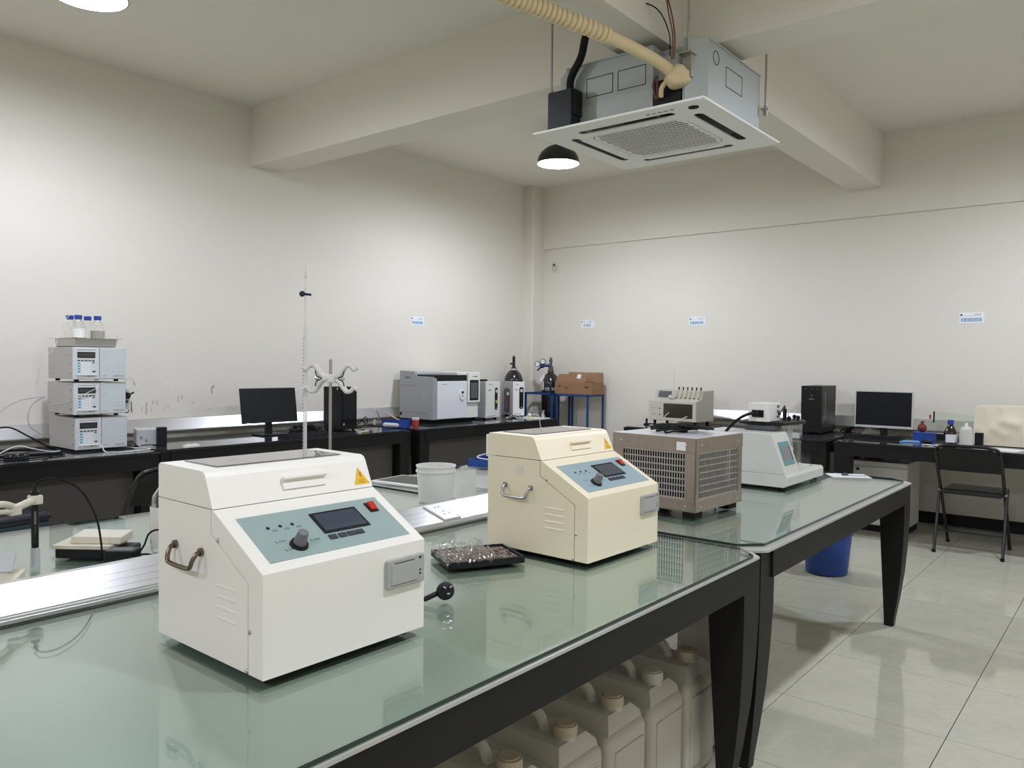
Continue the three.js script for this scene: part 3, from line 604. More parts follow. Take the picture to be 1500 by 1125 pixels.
{ // clear stand with a blue tray and boxes beneath
  const t = thing('acrylic_stand', 'clear acrylic shelf stand holding the blue tray', 'stand', [-2.36, T, -2.83], .3);
  part('shelf', cb(.34, .006, .24, 0, .098, 0), M.glass, t);
  part('side_panel', cb(.006, .098, .24, -.16, 0, 0), M.glass, t);
  part('side_panel', cb(.006, .098, .24, .16, 0, 0), M.glass, t);
  const b = thing('blue_tray', 'blue plastic tray with white tubing on the acrylic stand', 'tray', [-2.38, T + .104, -2.84], .3);
  part('tray', [cb(.26, .004, .17, 0, 0, 0), bb(-.13, .13, 0, .032, .081, .085), bb(-.13, .13, 0, .032, -.085, -.081), bb(-.13, -.126, 0, .032, -.085, .085), bb(.126, .13, 0, .032, -.085, .085)], M.blue, b);
  part('tubing', [tube([[.12, .02, .1], [.02, .034, .09], [-.09, .04, .06], [-.1, .045, -.02], [.0, .06, .02], [.09, .012, .07]], .003, 60, 6), tube([[.0, .005, .05], [.03, .05, .03], [.09, .09, 0], [.13, .08, -.04]], .003, 40, 6)], M.cableWhite, b, 'white tubing');
  part('lead', [tube([[.05, .005, .04], [.06, .06, .03], [.1, .095, 0], [.13, .08, -.03]], .003, 40, 6), bb(.09, .11, .004, .05, .02, .04, .003)], M.rubber, b);
  const boxLabels = ['white carton under the clear acrylic shelf, beside the bucket', 'white carton under the clear acrylic shelf, between two cartons', 'ivory carton under the clear acrylic shelf, behind the cream cabinet'];
  [[-2.44, -2.80, .065], [-2.355, -2.825, .085], [-2.265, -2.855, .075]].forEach(([x, z, w], i) => single('carton', cb(w, .086, .07, 0, 0, 0, .002), i === 2 ? M.greyLight : M.whitePlastic, boxLabels[i], 'box', [x, T, z], .3));
  const c = thing('blue_bottle', 'small blue bottle beside the acrylic stand', 'bottle', [-2.12, T + .0005, -2.80], 0);
  part('bottle', cyl(.022, .022, .07, 0, 0, 0, 18), M.blue, c); part('cap', cyl(.012, .012, .018, 0, .07, 0, 14), M.whitePlastic, c);
  single('white_board', cb(.2, .2, .014, 0, 0, 0, .004), M.whitePlastic, 'upright white plastic panel behind the blue tray', 'panel', [-2.72, T, -3.28], .5);
}
{ // electrode arm and meters
  const t = thing('electrode_stand', 'beige jointed electrode arm holding a black electrode', 'arm', [-2.16, T, -.62], 0);
  // arm sweeps from its post to the electrode holder
  part('post', [cyl(.009, .009, .2, -.03, 0, .12, 14), cb(.1, .018, .09, -.03, 0, .13, .005)], M.beige, t);
  part('upper_arm', tube([[-.03, .195, .12], [-.1, .205, -.02], [-.13, .21, -.07], [-.17, .205, -.13], [-.2, .19, -.165]], .009, 24, 8), M.beige, t);
  part('lower_arm', tube([[-.03, .18, .12], [-.1, .185, -.02], [-.13, .19, -.07], [-.17, .185, -.13], [-.2, .176, -.165]], .007, 24, 8), M.beige, t);
  part('joint', cb(.03, .028, .03, -.2, .168, -.165, .004).rotateY(0), M.beige, t);
  part('holder', [rod([-.2, .184, -.165], [-.272, .192, -.242], .011, 8), cb(.032, .026, .032, -.272, .178, -.242, .004)], M.beige, t);
  const e = thing('electrode', 'black pen-shaped electrode with white lettering held upright', 'electrode', [-2.434, T, -.862], VIEW + .25);
  const ep = printMat(64, 512, (c, w, h) => { c.fillStyle = '#0b0b0c'; c.fillRect(0, 0, w, h); c.save(); c.translate(40, 60); c.rotate(Math.PI / 2); scribble(c, 0, -26, 190, 28, 7, '#c2c2c2'); scribble(c, 200, -14, 130, 9, 14, '#8f8f8f'); c.restore(); });
  part('body', cyl(.0095, .0095, .125, 0, .055, 0, 20), M.blackPlastic, e);
  plate('lettering', .013, .10, .001, ep, M.blackPlastic, e, 0, .12, .0098);
  part('cap', [cyl(.012, .012, .034, 0, .18, 0, 18), cyl(.007, .005, .018, 0, .214, 0, 14)], M.blackPlastic, e);
  part('tip_sleeve', cyl(.0125, .0125, .054, 0, .001, 0, 18), M.greyLight, e, 'clear grey storage sleeve');
  part('lead', tube([[0, .232, 0], [.012, .244, 0], [.05, .246, -.02], [.1, .215, -.04], [.145, .14, -.035], [.165, .06, -.02], [.17, .012, -.01]], .003, 60, 7), M.rubber, e);
  const b = thing('meter_stand', 'beige instrument cradle on a low black base behind the rail', 'instrument', [-2.475, T, -1.01], VIEW - .02);
  part('base', cb(.21, .03, .1, .045, 0, 0, .006), M.blackPlastic, b);
  part('cradle', prof([[.055, .03], [.055, .04], [-.055, .044], [-.055, .03]], .17).translate(.02, 0, 0), M.beige, b);
  part('meter', prof([[.03, .042], [.025, .06], [-.045, .068], [-.045, .042]], .15, .002).translate(.05, 0, 0), M.beige, b);
  const a = thing('power_adapter', 'black power adapter with coiled lead behind the rail', 'adapter', [-2.30, T, -1.045], .75);
  part('brick', cb(.085, .04, .055, 0, 0, 0, .005), M.blackPlastic, a);
  part('rating_plate', cb(.06, .0008, .035, 0, .0398, 0), M.greyDark, a);
  part('lead', [tube([[.04, .02, 0], [.06, .05, 0], [.075, .085, 0], [.1, .095, 0], [.12, .08, 0], [.118, .045, .01], [.14, .02, .02], [.16, .004, .03]], .0028, 60, 7), ...[0, 1, 2, 3].map(k => tube(Array.from({ length: 12 }, (_, i) => { const s = i / 12 * 6.283; return [.1 + (.05 + .006 * k) * Math.cos(s), .005 + .005 * k + .006 * Math.sin(s * 2 + k) ** 2, .03 + (.018 + .004 * k) * Math.sin(s)]; }), .0028, 60, 6, true))], M.rubber, a);
  const p = thing('ph_meter', 'beige desktop meter with tilted screen beside the electrode arm', 'meter', [-2.262, T, -.688], .9);
  part('case', prof([[.06, 0], [.06, .022], [-.06, .04], [-.06, 0]], .14, .003), M.beige, p);
  part('rubber_band', bb(-.071, .071, .003, .009, .0, .061), M.greyDark, p);
  part('screen', bb(-.05, .05, 0, .05, -.004, .004, .002).rotateX(-.5).translate(0, .04, -.03), M.greyLight, p);
}
{
  const t = thing('label_bottle', 'clear round bottle with white printed label behind the white cabinet', 'bottle', [-2.325, T, -1.20], VIEW);
  part('glass', hollow([[0, .002], [.05, .002], [.056, .008], [.056, .15], [.05, .175], [.03, .205], [.018, .222], [.018, .24]], .003, 36), M.bottleGlass, t);
  const lab = printMat(512, 400, (c, w, h) => {
    c.fillStyle = '#e9e6dc'; c.fillRect(0, 0, w, h); c.strokeStyle = '#23211f'; c.lineWidth = 7; c.beginPath(); c.ellipse(150, 170, 70, 120, 0, 0.5, 5.4); c.stroke();
    scribble(c, 112, 120, 80, 26, 4, '#77736a'); scribble(c, 106, 164, 80, 26, 4, '#77736a'); scribble(c, 106, 210, 84, 26, 4, '#77736a'); scribble(c, 90, 310, 130, 10, 7, '#333333');
    c.fillStyle = '#333333'; for (let i = 0; i < 12; i++) c.fillRect(130 + i * 8, 330, i % 3 ? 3 : 5, 50);
  });
  part('paper_label', new THREE.CylinderGeometry(.0568, .0568, .12, 36, 1, true, -1.9, 2.6).translate(0, .085, 0), lab, t, 'white label with black ring print');
  lab.side = THREE.DoubleSide;
  part('cap', cyl(.021, .021, .022, 0, .24, 0, 20), M.whitePlastic, t);
}

// ---------- left wall desks ----------
{ // stack of three instruments
  const th = Math.PI / 2, W = .32, DD = .4, Hh = .2;
  const sideM = mat(new THREE.Color(.56, .545, .51), .5), faceM = mat(new THREE.Color(.70, .705, .69), .42), doorM = mat(new THREE.Color(.58, .60, .59), .42);
  const doorPrint = printMat(320, 360, (c, w, h) => {
    c.fillStyle = '#cdd2d1'; c.fillRect(0, 0, w, h);
    c.fillStyle = '#8b9190'; const dot = (x, y) => { c.beginPath(); c.ellipse(x, y, 5, 4, 0, 0, 7); c.fill(); };
    for (let r = 0; r < 4; r++) for (let k = 0; k < 4 - r; k++) dot(30 + k * 38, 36 + r * 40);
    for (let r = 0; r < 4; r++) for (let k = 0; k <= r; k++) dot(w - 40 - k * 40, 150 + r * 42);
    scribble(c, 22, 328, 56, 9, 5, '#6d7271'); scribble(c, 168, 326, 78, 15, 8, '#3a3e3e'); scribble(c, 254, 326, 50, 15, 4, '#3a3e3e');
  });
  const keyPrint = printMat(300, 360, (c, w, h) => {
    c.fillStyle = '#d9dbd9'; c.fillRect(0, 0, w, h);
    for (let k = 0; k < 5; k++) { c.fillStyle = '#2a2f31'; c.fillRect(28 + k * 50, 138, 38, 18); c.fillStyle = '#8c9494'; c.fillRect(36 + k * 50, 145, 22, 4); }
    for (let k = 0; k < 4; k++) { c.fillStyle = '#9fd0de'; c.fillRect(26, 168 + k * 34, 42, 28); c.fillStyle = '#2a7088'; c.fillRect(31, 177 + k * 34, 32, 9); }
    c.fillStyle = '#2a2f31'; c.fillRect(228, 165, 38, 12); c.fillRect(236, 272, 40, 20); c.fillStyle = '#6d7374'; scribble(c, 190, 276, 34, 12, 3, '#6d7374');
    c.fillStyle = '#eef0ee'; for (let r = 0; r < 4; r++) for (let k = 0; k < 3; k++) c.fillRect(86 + k * 44, 170 + r * 34, 34, 24);
    c.fillStyle = '#9a9d9c'; for (let r = 0; r < 4; r++) for (let k = 0; k < 3; k++) c.fillRect(98 + k * 44, 180 + r * 34, 9, 4);
    c.fillStyle = '#1d2021'; c.beginPath(); c.arc(190, 333, 11, 0, 7); c.fill(); scribble(c, 212, 326, 50, 14, 4, '#4b5051');
  });
  const names = ['lowest grey pump module of the stack, standing on the desk', 'middle grey pump module of the stack, with an injection valve on its side', 'topmost grey pump module of the stack, under the bottle tray'];
  [[-5.204, -2.073, D, .0], [-5.19, -2.058, D + .2225, 0], [-5.178, -2.05, D + .445, -.02]].forEach(([x0, z0, y, dr], i) => {
    const [x, z] = fromFL(x0, z0, W, DD, th + dr);
    const t = thing('pump_module', names[i], 'lab instrument', [x, y, z], th + dr, 'stacked pump modules');
    const w = W / 2, d = DD / 2, y0 = .0155, y1 = .0155 + Hh;
    part('case', bb(-w, w, y0, y1, -d, d - .012, .003), sideM, t);
    part('front_frame', bb(-w + .001, -w + .156, y0 - .002, y1 - .001, d - .014, d + .004, .004), faceM, t);
    part('door', bb(-w + .159, w + .001, y0 - .001, y1 + .001, d - .014, d + .002, .004), doorM, t);
    plate('door_face', .15, .19, .0014, doorPrint, doorM, t, w - .0805, y0 + Hh / 2, d + .0022, 'dimpled grey door with small print');
    const kp = plate('keypad', .128, .184, .002, keyPrint, faceM, t, -w + .078, y0 + Hh / 2 - .001, d + .0045, 'white keypad with pale blue keys');
    part('top_groove', bb(-.056, .056, .083, .0855, .0003, .0014), M.greyDark, kp);
    part('display_bezel', bb(-.053, .053, .034, .071, .0004, .0022), M.blackPlastic, kp);
    part('display', bb(-.047, .047, .041, .064, .0008, .003), mat(new THREE.Color(.05, .052, .045), .15), kp);
    part('ledge', bb(-.06, .06, -.076, -.07, 0, .007, .001), faceM, kp);
    part('switch', bb(-.048, -.034, -.089, -.083, .0004, .004, .001), M.whitePlastic, kp);
    for (const [y, z] of [[.17, d - .03], [.11, d - .03], [.05, d - .03], [.08, -d + .03]]) { const s = part('screw', bolt(0, 0, 0, .0045), M.greyDark, t); s.position.set(-w - .0006, y, z); s.rotation.y = -Math.PI / 2; }
    for (const [a, b] of [[-.12, .15], [.12, .15], [-.12, -.15], [.12, -.15]]) part('foot', cyl(.014, .014, .016, a, 0, b, 12), M.rubber, t);
    if (i === 0) part('base_tray', bb(-w - .02, w + .03, 0, .006, -d - .0, d + .03), M.rubber, t);
    if (i === 1) {
      part('valve_block', bb(w, w + .05, y0 + .02, y0 + .15, d - .12, d - .04, .004), M.greyLight, t, 'grey injection valve block');
      part('valve_dial', [cyl(.022, .022, .014, 0, 0, 0, 20).rotateX(Math.PI / 2).translate(w + .024, y0 + .11, d - .04), rod([w + .024, y0 + .11, d - .02], [w + .062, y0 + .132, d - .02], .006, 8), cyl(.01, .01, .012, 0, 0, 0, 14).rotateX(Math.PI / 2).translate(w + .02, y0 + .072, d - .04)], M.blackPlastic, t);
      part('drain_hook', [tube([[w + .005, y0 + .01, d - .06], [w + .03, y0 - .002, d - .04], [w + .045, y0 + .014, d - .05]], .004, 16, 6), rod([w + .066, y0 + .07, d - .06], [w + .066, y0 + .002, d - .06], .003, 6)], M.greyDark, t);
      part('capillary', [tube([[w - .005, y0 + .18, d - .02], [w + .02, y0 + .215, d - .03], [w + .05, y0 + .225, d - .03], [w + .07, y0 + .2, d - .03]], .0018, 24, 6), rod([w + .07, y0 + .2, d - .03], [w + .076, y0 + .176, d - .03], .0045, 8)], M.cableGrey, t);
      part('inlet_tube', tube([[w - .15, y0 + .2, d + .008], [-w + .13, y0 + .165, d + .016], [-w + .04, y0 + .12, d + .014], [-w - .004, y0 + .09, d - .02], [-w - .004, y0 + .05, -.1]], .0016, 40, 6), M.cableWhite, t);
    }
  });
  const tx = -5.365, tz = -2.205, ty = D + .445 + .2165;
  const tr = thing('steel_tray', 'flanged stainless steel tray on top of the instrument stack', 'tray', [tx, ty, tz], th);
  const tp = (a, b, y) => roundRect(a, b, .02, 4).map(([x, z]) => [x, y, z]);
  part('tray', [loft([[0, -.117, .117, -.14, .14], [.006, -.125, .125, -.148, .148], [.054, -.128, .128, -.152, .152]]).scale(1, 1, 1)].concat([bb(-.152, .152, .0545, .0565, .152, .175), bb(-.152, .152, .0545, .0565, -.175, -.152), bb(-.155, -.128, .0545, .0565, -.175, .175), bb(.128, .155, .0545, .0565, -.175, .175)]), mat(new THREE.Color(.55, .54, .52), .35, { metalness: .9 }), tr);
  const glassB = [[0, .001], [.038, .001], [.042, .006], [.042, .072], [.038, .09], [.026, .108], [.0165, .116], [.0165, .134]];
  const spots = [[-.085, -.03, 'clear glass bottle with blue cap, feeding a thin tube', 0], [-.07, .06, 'glass bottle with white paper label and blue cap on the steel tray', 1], [.03, -.045, 'clear glass bottle with blue cap, partly behind the cream-filled bottle', 0], [.05, .055, 'glass bottle half full of cream liquid with blue cap', 2]];
  for (const [a, b, label, k] of spots) {
    const o = thing('reagent_bottle', label, 'bottle', [tx + b, ty + .0545, tz - a], th, 'blue-capped bottles on the tray');
    part('glass', hollow(glassB, .0025, 32), M.bottleGlass, o);
    part('cap', [cyl(.0225, .0225, .024, 0, .125, 0, 24), cyl(.019, .0225, .003, 0, .122, 0, 24)], M.blueCap, o, 'blue screw cap');
    if (k === 1) part('paper_label', new THREE.CylinderGeometry(.0426, .0426, .055, 24, 1, true, -1.1, 2.2).translate(0, .036, 0), mat(new THREE.Color(.82, .80, .74), .7, { side: THREE.DoubleSide }), o, 'white paper label');
    if (k === 2) part('liquid', cyl(.0405, .0405, .05, 0, .003, 0, 24), mat(new THREE.Color(.72, .68, .60), .3), o);
    if (k === 0 && a < 0) part('tube', tube([[0, .15, 0], [-.02, .142, .03], [-.07, .07, .04], [-.11, -.06, .05], [-.17, -.14, .04], [-.20, -.3, -.0]], .0016, 50, 6), M.cableWhite, o);
  }
  // detector cell with black end block
  const dc = thing('detector_box', 'bare aluminium box with a black end block beside the stack', 'lab instrument', [-5.36, D, -2.60], th - .35);
  part('housing', bb(-.07, .07, .004, .108, -.14, .05, .003), M.greyLight, dc);
  part('fittings', [rod([.071, .07, -.02], [.078, .07, -.02], .006), rod([.071, .05, 0], [.078, .05, 0], .006), rod([-.04, .06, .05], [-.04, .06, .058], .008), rod([-.01, .04, .05], [-.01, .04, .06], .006)], M.steel, dc);
  part('end_block', bb(.052, .115, 0, .125, .052, .115, .004), M.blackPlastic, dc);
  part('drain_tube', tube([[-.01, .02, .06], [-.06, .004, .09], [.02, .004, .15]], .003, 24, 6), M.cableWhite, dc);
  single('drain_hose', tube([[-5.150, D + .05, -2.20], [-5.13, D + .03, -2.205], [-5.11, D - .0 + .006, -2.21], [-5.03, D + .005, -2.23], [-5.0, D + .005, -2.3], [-5.06, D + .005, -2.48], [-5.2, D + .005, -2.42]], .0034, 70, 7), M.cableWhite, 'thin white hose looping below the lowest pump module', 'hose');
}
{ // cables and plugs at the end of the desk
  const y = D + .006, lead = (label, p, r, m) => single('cable', tube(p, r, p.length * 9, 6), m, label, 'cable');
  lead('black power cable arching high above the power strip', [[-5.3, y, -1.3], [-5.35, y, -1.5], [-5.4, y + .03, -1.6], [-5.40, y + .14, -1.68], [-5.38, y + .16, -1.76], [-5.34, y + .1, -1.86], [-5.33, y + .04, -1.95], [-5.36, y + .01, -2.02]], .0055, M.rubber);
  lead('thick black cable lying nearest the front edge of the wall desk', [[-5.15, y, -1.2], [-5.22, y, -1.45], [-5.25, y, -1.7], [-5.22, y, -1.9], [-5.2, y, -2.0]], .0065, M.rubber);
  lead('thick black cable lying flat behind the power strip', [[-5.53, y, -1.2], [-5.53, y, -1.5], [-5.53, y + .002, -1.8], [-5.56, y, -2.0]], .0065, M.rubber);
  lead('thin black cable curling round the glossy round adapter', [[-5.16, y, -1.36], [-5.2, y, -1.5], [-5.05, y, -1.6], [-5.03, y, -1.72], [-5.06, y, -1.84], [-5.12, y, -1.98]], .0045, M.rubber);
  lead('grey lead arching up to the middle pump module', [[-5.6, y + .0, -1.6], [-5.58, y + .06, -1.72], [-5.58, y + .24, -1.78], [-5.6, y + .31, -1.9], [-5.615, y + .33, -2.04]], .0035, M.cableGrey);
  lead('grey lead hanging between the middle and lowest pump modules', [[-5.63, y + .335, -2.06], [-5.62, y + .27, -1.97], [-5.62, y + .15, -1.96], [-5.63, y + .06, -2.07]], .0035, M.cableGrey);
  lead('pale grey lead rising beside the lowest pump module', [[-5.3, y, -1.66], [-5.29, y + .05, -1.78], [-5.28, y + .03, -1.86], [-5.3, y + .002, -1.97], [-5.32, y, -2.03]], .004, M.cableWhite);
  const s = thing('power_strip', 'black power strip with plugs among the tangled cables', 'power strip', [-5.45, D, -1.55], Math.PI / 2 + .12);
  part('strip', cb(.34, .032, .055, 0, 0, 0, .005), M.blackPlastic, s);
  for (const x of [-.1, 0, .1]) part('plug', [cb(.04, .03, .035, x, .032, 0, .006), rod([x, .055, 0], [x, .1, 0], .007, 8)], M.rubber, s);
  single('cable_reel', lathe([[0, 0], [.062, 0], [.066, .006], [.064, .028], [.05, .036], [0, .038]], 28), M.blackGloss, 'round glossy black adapter lying beside the cables', 'adapter', [-5.13, D, -1.72]);
}
{ // monitor, keyboard, computer
  function monitor(label, w, h, pos, turn, tilt, frame, lift, bezel = .008) {
    const t = thing('monitor', label, 'monitor', pos, turn);
    part('foot', cb(.22, .012, .16, 0, 0, -.02, .005), M.blackPlastic, t);
    part('neck', cb(.055, lift + .06, .03, 0, .01, -.04, .006), M.blackPlastic, t);
    const p = part('housing', bb(-w / 2, w / 2, 0, h, -.02, 0, .004), frame, t); p.position.set(0, lift, 0); p.rotation.x = -tilt;
    part('screen', bb(-w / 2 + bezel, w / 2 - bezel, bezel * 1.8, h - bezel, 0, .0012), M.screen, p, 'dark switched-off screen');
    part('logo', bb(-w / 2 + .03, -w / 2 + .06, .005, .008, .0004, .0014), M.grey, p);
    part('rear_cover', bb(-w * .3, w * .3, h * .2, h * .75, -.045, -.019, .01), frame, p);
    return t;
  }
  monitor('slim black monitor tilted back on the left wall desk', .49, .275, [-5.38, D, -3.60], Math.PI / 2 - .03, .16, M.blackPlastic, .10);
  monitor('silver-framed monitor on the desk above the white drawer cabinet', .465, .32, [-1.77, D, -7.2], .02, .03, M.greyLight, .07, .012);
  const kb = (label, pos, turn) => {
    const t = thing('keyboard', label, 'keyboard', pos, turn);
    part('case', prof([[.075, 0], [.075, .012], [-.075, .024], [-.075, 0]], .45, .002), M.blackPlastic, t);
    const keys = []; for (let r = 0; r < 5; r++) for (let k = 0; k < 19; k++) keys.push(cb(.0185, .007, .018, -.207 + k * .0228, .0135 + r * .0023, .05 - r * .025, .002));
    part('keys', keys, M.rubber, t, 'rows of black keys').userData.kind = 'stuff';
  };
  kb('black keyboard in front of the tilted black monitor', [-5.10, D, -3.74], Math.PI / 2 + .06);
  kb('black keyboard in front of the silver-framed monitor', [-1.76, D, -6.87], -.06);
  function tower(label, w, h, d, pos, turn) {
    const t = thing('computer_tower', label, 'computer', pos, turn);
    part('case', bb(-w / 2, w / 2, .008, h, -d / 2, d / 2 - .02, .003), M.blackPlastic, t);
    part('front_bezel', bb(-w / 2, w / 2, .008, h + .001, d / 2 - .022, d / 2, .006), M.blackGloss, t);
    part('side_groove', [bb(w / 2, w / 2 + .002, .12, h - .05, d / 2 - .1, d / 2 - .09), bb(w / 2, w / 2 + .003, .1, .16, d / 2 - .06, d / 2 - .052)], M.steelDull, t);
    part('badge', bb(-.02, .02, h * .72, h * .732, d / 2, d / 2 + .0012), M.grey, t);
    part('power_button', cyl(.008, .008, .002, 0, 0, 0, 16).rotateX(Math.PI / 2).translate(0, h * .8, d / 2 - .0005), M.greyDark, t);
    part('port', [-.05, 0, .05].map(x => bb(x - .006, x + .006, h - .03, h - .022, d / 2, d / 2 + .001)), M.greyDark, t);
    for (const [a, b] of [[-1, 1], [1, 1], [-1, -1], [1, -1]]) part('foot', cyl(.012, .012, .009, a * (w / 2 - .02), 0, b * (d / 2 - .04), 10), M.rubber, t);
    return t;
  }
  tower('glossy black computer tower beside the silver-framed monitor', .18, .418, .43, [-2.32, D, -7.23], .03);
  // this tower turns its side panel to the aisle
  const p = thing('computer_tower', 'matt black computer tower with screwed side panel and white vents', 'computer', [-5.39, D, -4.29], Math.PI / 2 + .1);
  part('case', bb(-.09, .09, .008, .372, -.11, .1, .003), M.blackPlastic, p);
  part('front_bezel', bb(-.088, .088, .01, .37, .1, .108, .003), M.blackGloss, p);
  part('drive_door', bb(-.075, .075, .1, .35, .108, .11, .001), M.blackPlastic, p);
  for (const g of [bb(-.0915, -.0905, .35, .362, .05, .062), bb(-.07, -.062, .335, .35, .1105, .1115), bb(-.07, -.062, .05, .066, .1105, .1115)]) part('vent', g, M.whitePlastic, p);
  part('thumb_screw', rod([.09, .23, .07], [.104, .23, .07], .011, 12), M.steelDull, p);
  for (const [a, b] of [[-.07, .08], [.07, .08], [-.07, -.09], [.07, -.09]]) part('foot', cyl(.01, .01, .009, a, 0, b, 10), M.rubber, p);
  const ring = (cx, cz, R, y, n, s) => tube(Array.from({ length: n }, (_, i) => [cx + R * (.7 + .5 * Math.sin(i * 2.3 + s)) * Math.cos(i * 2.1 + s), D + .005 + y * (i % 3) * .5, cz + R * 1.6 * Math.sin(i * 1.7 + s)]), .0042, n * 8, 6);
  single('cable_tangle', [ring(-5.4, -3.92, .07, .05, 16, 0), ring(-5.42, -4.02, .06, .04, 14, 1.2), ring(-5.36, -3.85, .06, .06, 12, 2)], M.rubber, 'tangle of black cables between the monitor and the matt tower', 'cable');
  single('cable_tangle', [ring(-2.06, -7.15, .04, .05, 16, .6), ring(-2.05, -7.2, .03, .06, 14, 2.2)], M.rubber, 'tangle of black cables between the glossy tower and its monitor', 'cable');
  single('cable_loop', [tube([[-5.38, D + .005, -4.42], [-5.36, D + .07, -4.5], [-5.38, D + .1, -4.56], [-5.4, D + .05, -4.6], [-5.4, D + .01, -4.52]], .004, 40, 6), tube([[-5.4, D + .02, -4.44], [-5.42, D + .07, -4.53], [-5.43, D + .03, -4.6], [-5.42, D + .006, -4.5]], .004, 40, 6)], M.rubber, 'looped black cable hanging out beside the matt tower', 'cable');
  const pen = thing('marker_pen', 'cream and black marker pen lying before the matt tower', 'pen', [-5.05, D + .008, -4.27], .3);
  part('barrel', rod([0, 0, -.06], [0, 0, .05], .0075, 10), mat(new THREE.Color(.66, .56, .3), .5), pen); part('tip', rod([0, 0, -.06], [0, 0, -.12], .006, 10), M.blackPlastic, pen);
  single('connector', [cb(.03, .018, .11, 0, 0, 0, .003), cb(.02, .006, .03, .0, .018, .02, .001), cb(.02, .006, .03, .0, .018, -.025, .001)], M.whitePlastic, 'small white terminal block on the desk edge', 'connector', [-4.99, D, -2.72], .05);
}
{ // blue basket with tools
  const t = thing('blue_basket', 'blue plastic basket of tools beside the white chromatograph', 'basket', [-5.31, D, -4.86], .1);
  part('basket', [cb(.2, .004, .16), bb(-.1, .1, 0, .07, .077, .082), bb(-.1, .1, 0, .06, -.082, -.077), bb(-.102, -.097, 0, .06, -.08, .08), bb(.097, .102, 0, .07, -.08, .08)], M.blue, t);
  single('roll', new THREE.CapsuleGeometry(.02, .14, 4, 12).rotateX(Math.PI / 2 - .1), M.greyLight, 'grey rolled sheet lying against the blue basket', 'roll', [-5.16, D + .034, -4.66], 0);
  single('wooden_stick', rod([-5.36, D + .13, -4.77], [-5.24, D + .05, -4.86], .006, 8), mat(new THREE.Color(.62, .44, .28), .6), 'bare wooden stick poking out of the blue basket', 'stick');
  const r = thing('red_tub', 'small clear tub with a red band beside the chromatograph', 'tub', [-5.19, D, -4.985], 0);
  part('tub', cyl(.03, .033, .062, 0, .001, 0, 20), mat(new THREE.Color(.42, .05, .035), .3), r); part('lid', cyl(.035, .035, .02, 0, .063, 0, 20), M.frosted, r);
}
{ // gas chromatograph
  const W = .64, DD = .47, th = Math.PI / 2, [x, z] = fromFL(-5.305, -5.33, W, DD, th);
  const t = thing('gas_chromatograph', 'large white and grey chromatograph with a narrow screen tower', 'lab instrument', [x, D, z], th);
  const w = W / 2, d = DD / 2, y0 = .036, gside = mat(new THREE.Color(.40, .405, .41), .45);
  part('feet_plinth', bb(-w + .03, w - .03, 0, y0, -d + .03, d - .05), M.rubber, t);
  part('side_panel', prof([[d - .002, y0], [d - .002, y0 + .412], [d - .235, y0 + .418], [d - .262, y0 + .462], [-d, y0 + .468], [-d, y0]], .012, .002).translate(-w + .006, 0, 0), gside, t);
  part('oven_body', bb(-w + .012, w - .17, y0, y0 + .372, -d, d - .006, .003), M.whitePlastic, t);
  part('side_recess', [bb(-w - .0006, -w + .002, y0 + .312, y0 + .332, d - .455, d - .22), bb(-w - .0006, -w + .002, y0 + .05, y0 + .07, d - .45, d - .09)], M.grey, t);
  for (const y of [.238, .147]) part('round_port', [new THREE.TorusGeometry(.021, .0025, 6, 24).rotateY(Math.PI / 2).translate(-w, y0 + y, d - .117)], M.greyLight, t);
  part('mains_inlet', bb(-w - .001, -w + .002, y0 + .028, y0 + .058, d - .465, d - .435), M.blackPlastic, t);
  const logo = printMat(256, 80, (c, ww, hh) => { c.fillStyle = '#a9abad'; c.fillRect(0, 0, ww, hh);  c.fillStyle = '#3d4044'; c.beginPath(); c.moveTo(16, 66); c.lineTo(44, 18); c.lineTo(204, 18); c.lineTo(236, 66); c.lineTo(214, 66); c.lineTo(190, 32); c.lineTo(60, 32); c.fill(); scribble(c, 62, 38, 120, 26, 4, '#3d4044'); });
  const lp = plate('maker_mark', .11, .034, .001, logo, gside, t, -w - .0006, y0 + .40, -d + .11); lp.rotation.y = -Math.PI / 2;
  part('front_pillar', bb(-w + .012, -w + .042, y0, y0 + .40, d - .012, d + .002, .003), M.grey, t);
  part('oven_door', bb(-w + .044, w - .178, y0 + .004, y0 + .368, d - .008, d + .012, .006), mat(new THREE.Color(.74, .75, .765), .35), t, 'white oven door');
  const lat = part('door_latch', [new THREE.CylinderGeometry(.038, .038, .016, 28).rotateX(Math.PI / 2).scale(1, 1.35, 1)], M.whitePlastic, t); lat.position.set(w - .255, y0 + .235, d + .016);
  part('latch_button', [bb(-.016, .012, .012, .034, .008, .011, .003), bb(-.008, .004, -.02, -.004, .008, .0105, .002)], M.blackPlastic, lat);
  part('door_mark', [0, 1, 2, 3, 4].map(i => bb(-w + .105 + i * .014, -w + .115 + i * .014, y0 + .338, y0 + .345, d + .0115, d + .0127)), M.grey, t);
  part('top_deck', bb(-w + .012, w - .17, y0 + .372, y0 + .43, -d, d - .002, .003), M.blackPlastic, t, 'black injector deck');
  part('injector_cover', bb(.02, w - .165, y0 + .40, y0 + .458, -d, d - .01, .006), M.whitePlastic, t);
  part('rear_cover', [bb(-w + .012, .02, y0 + .43, y0 + .462, -d, .0, .006)], M.greyLight, t);
  part('tower', bb(w - .17, w, y0, y0 + .456, -d, d + .0, .004), M.whitePlastic, t, 'white electronics tower');
  const sc = part('screen_panel', bb(-.088, .088, 0, .305, 0, .022, .006), M.whitePlastic, t); sc.position.set(w - .085, y0 + .152, d + .002);
  part('screen', bb(-.068, .064, .022, .228, .02, .0235, .006), M.blackGloss, sc, 'dark touch screen');
  part('screen_field', bb(-.052, .048, .045, .2, .0225, .0242), M.greyDark, sc);  // plain dark grey field set on the black screen
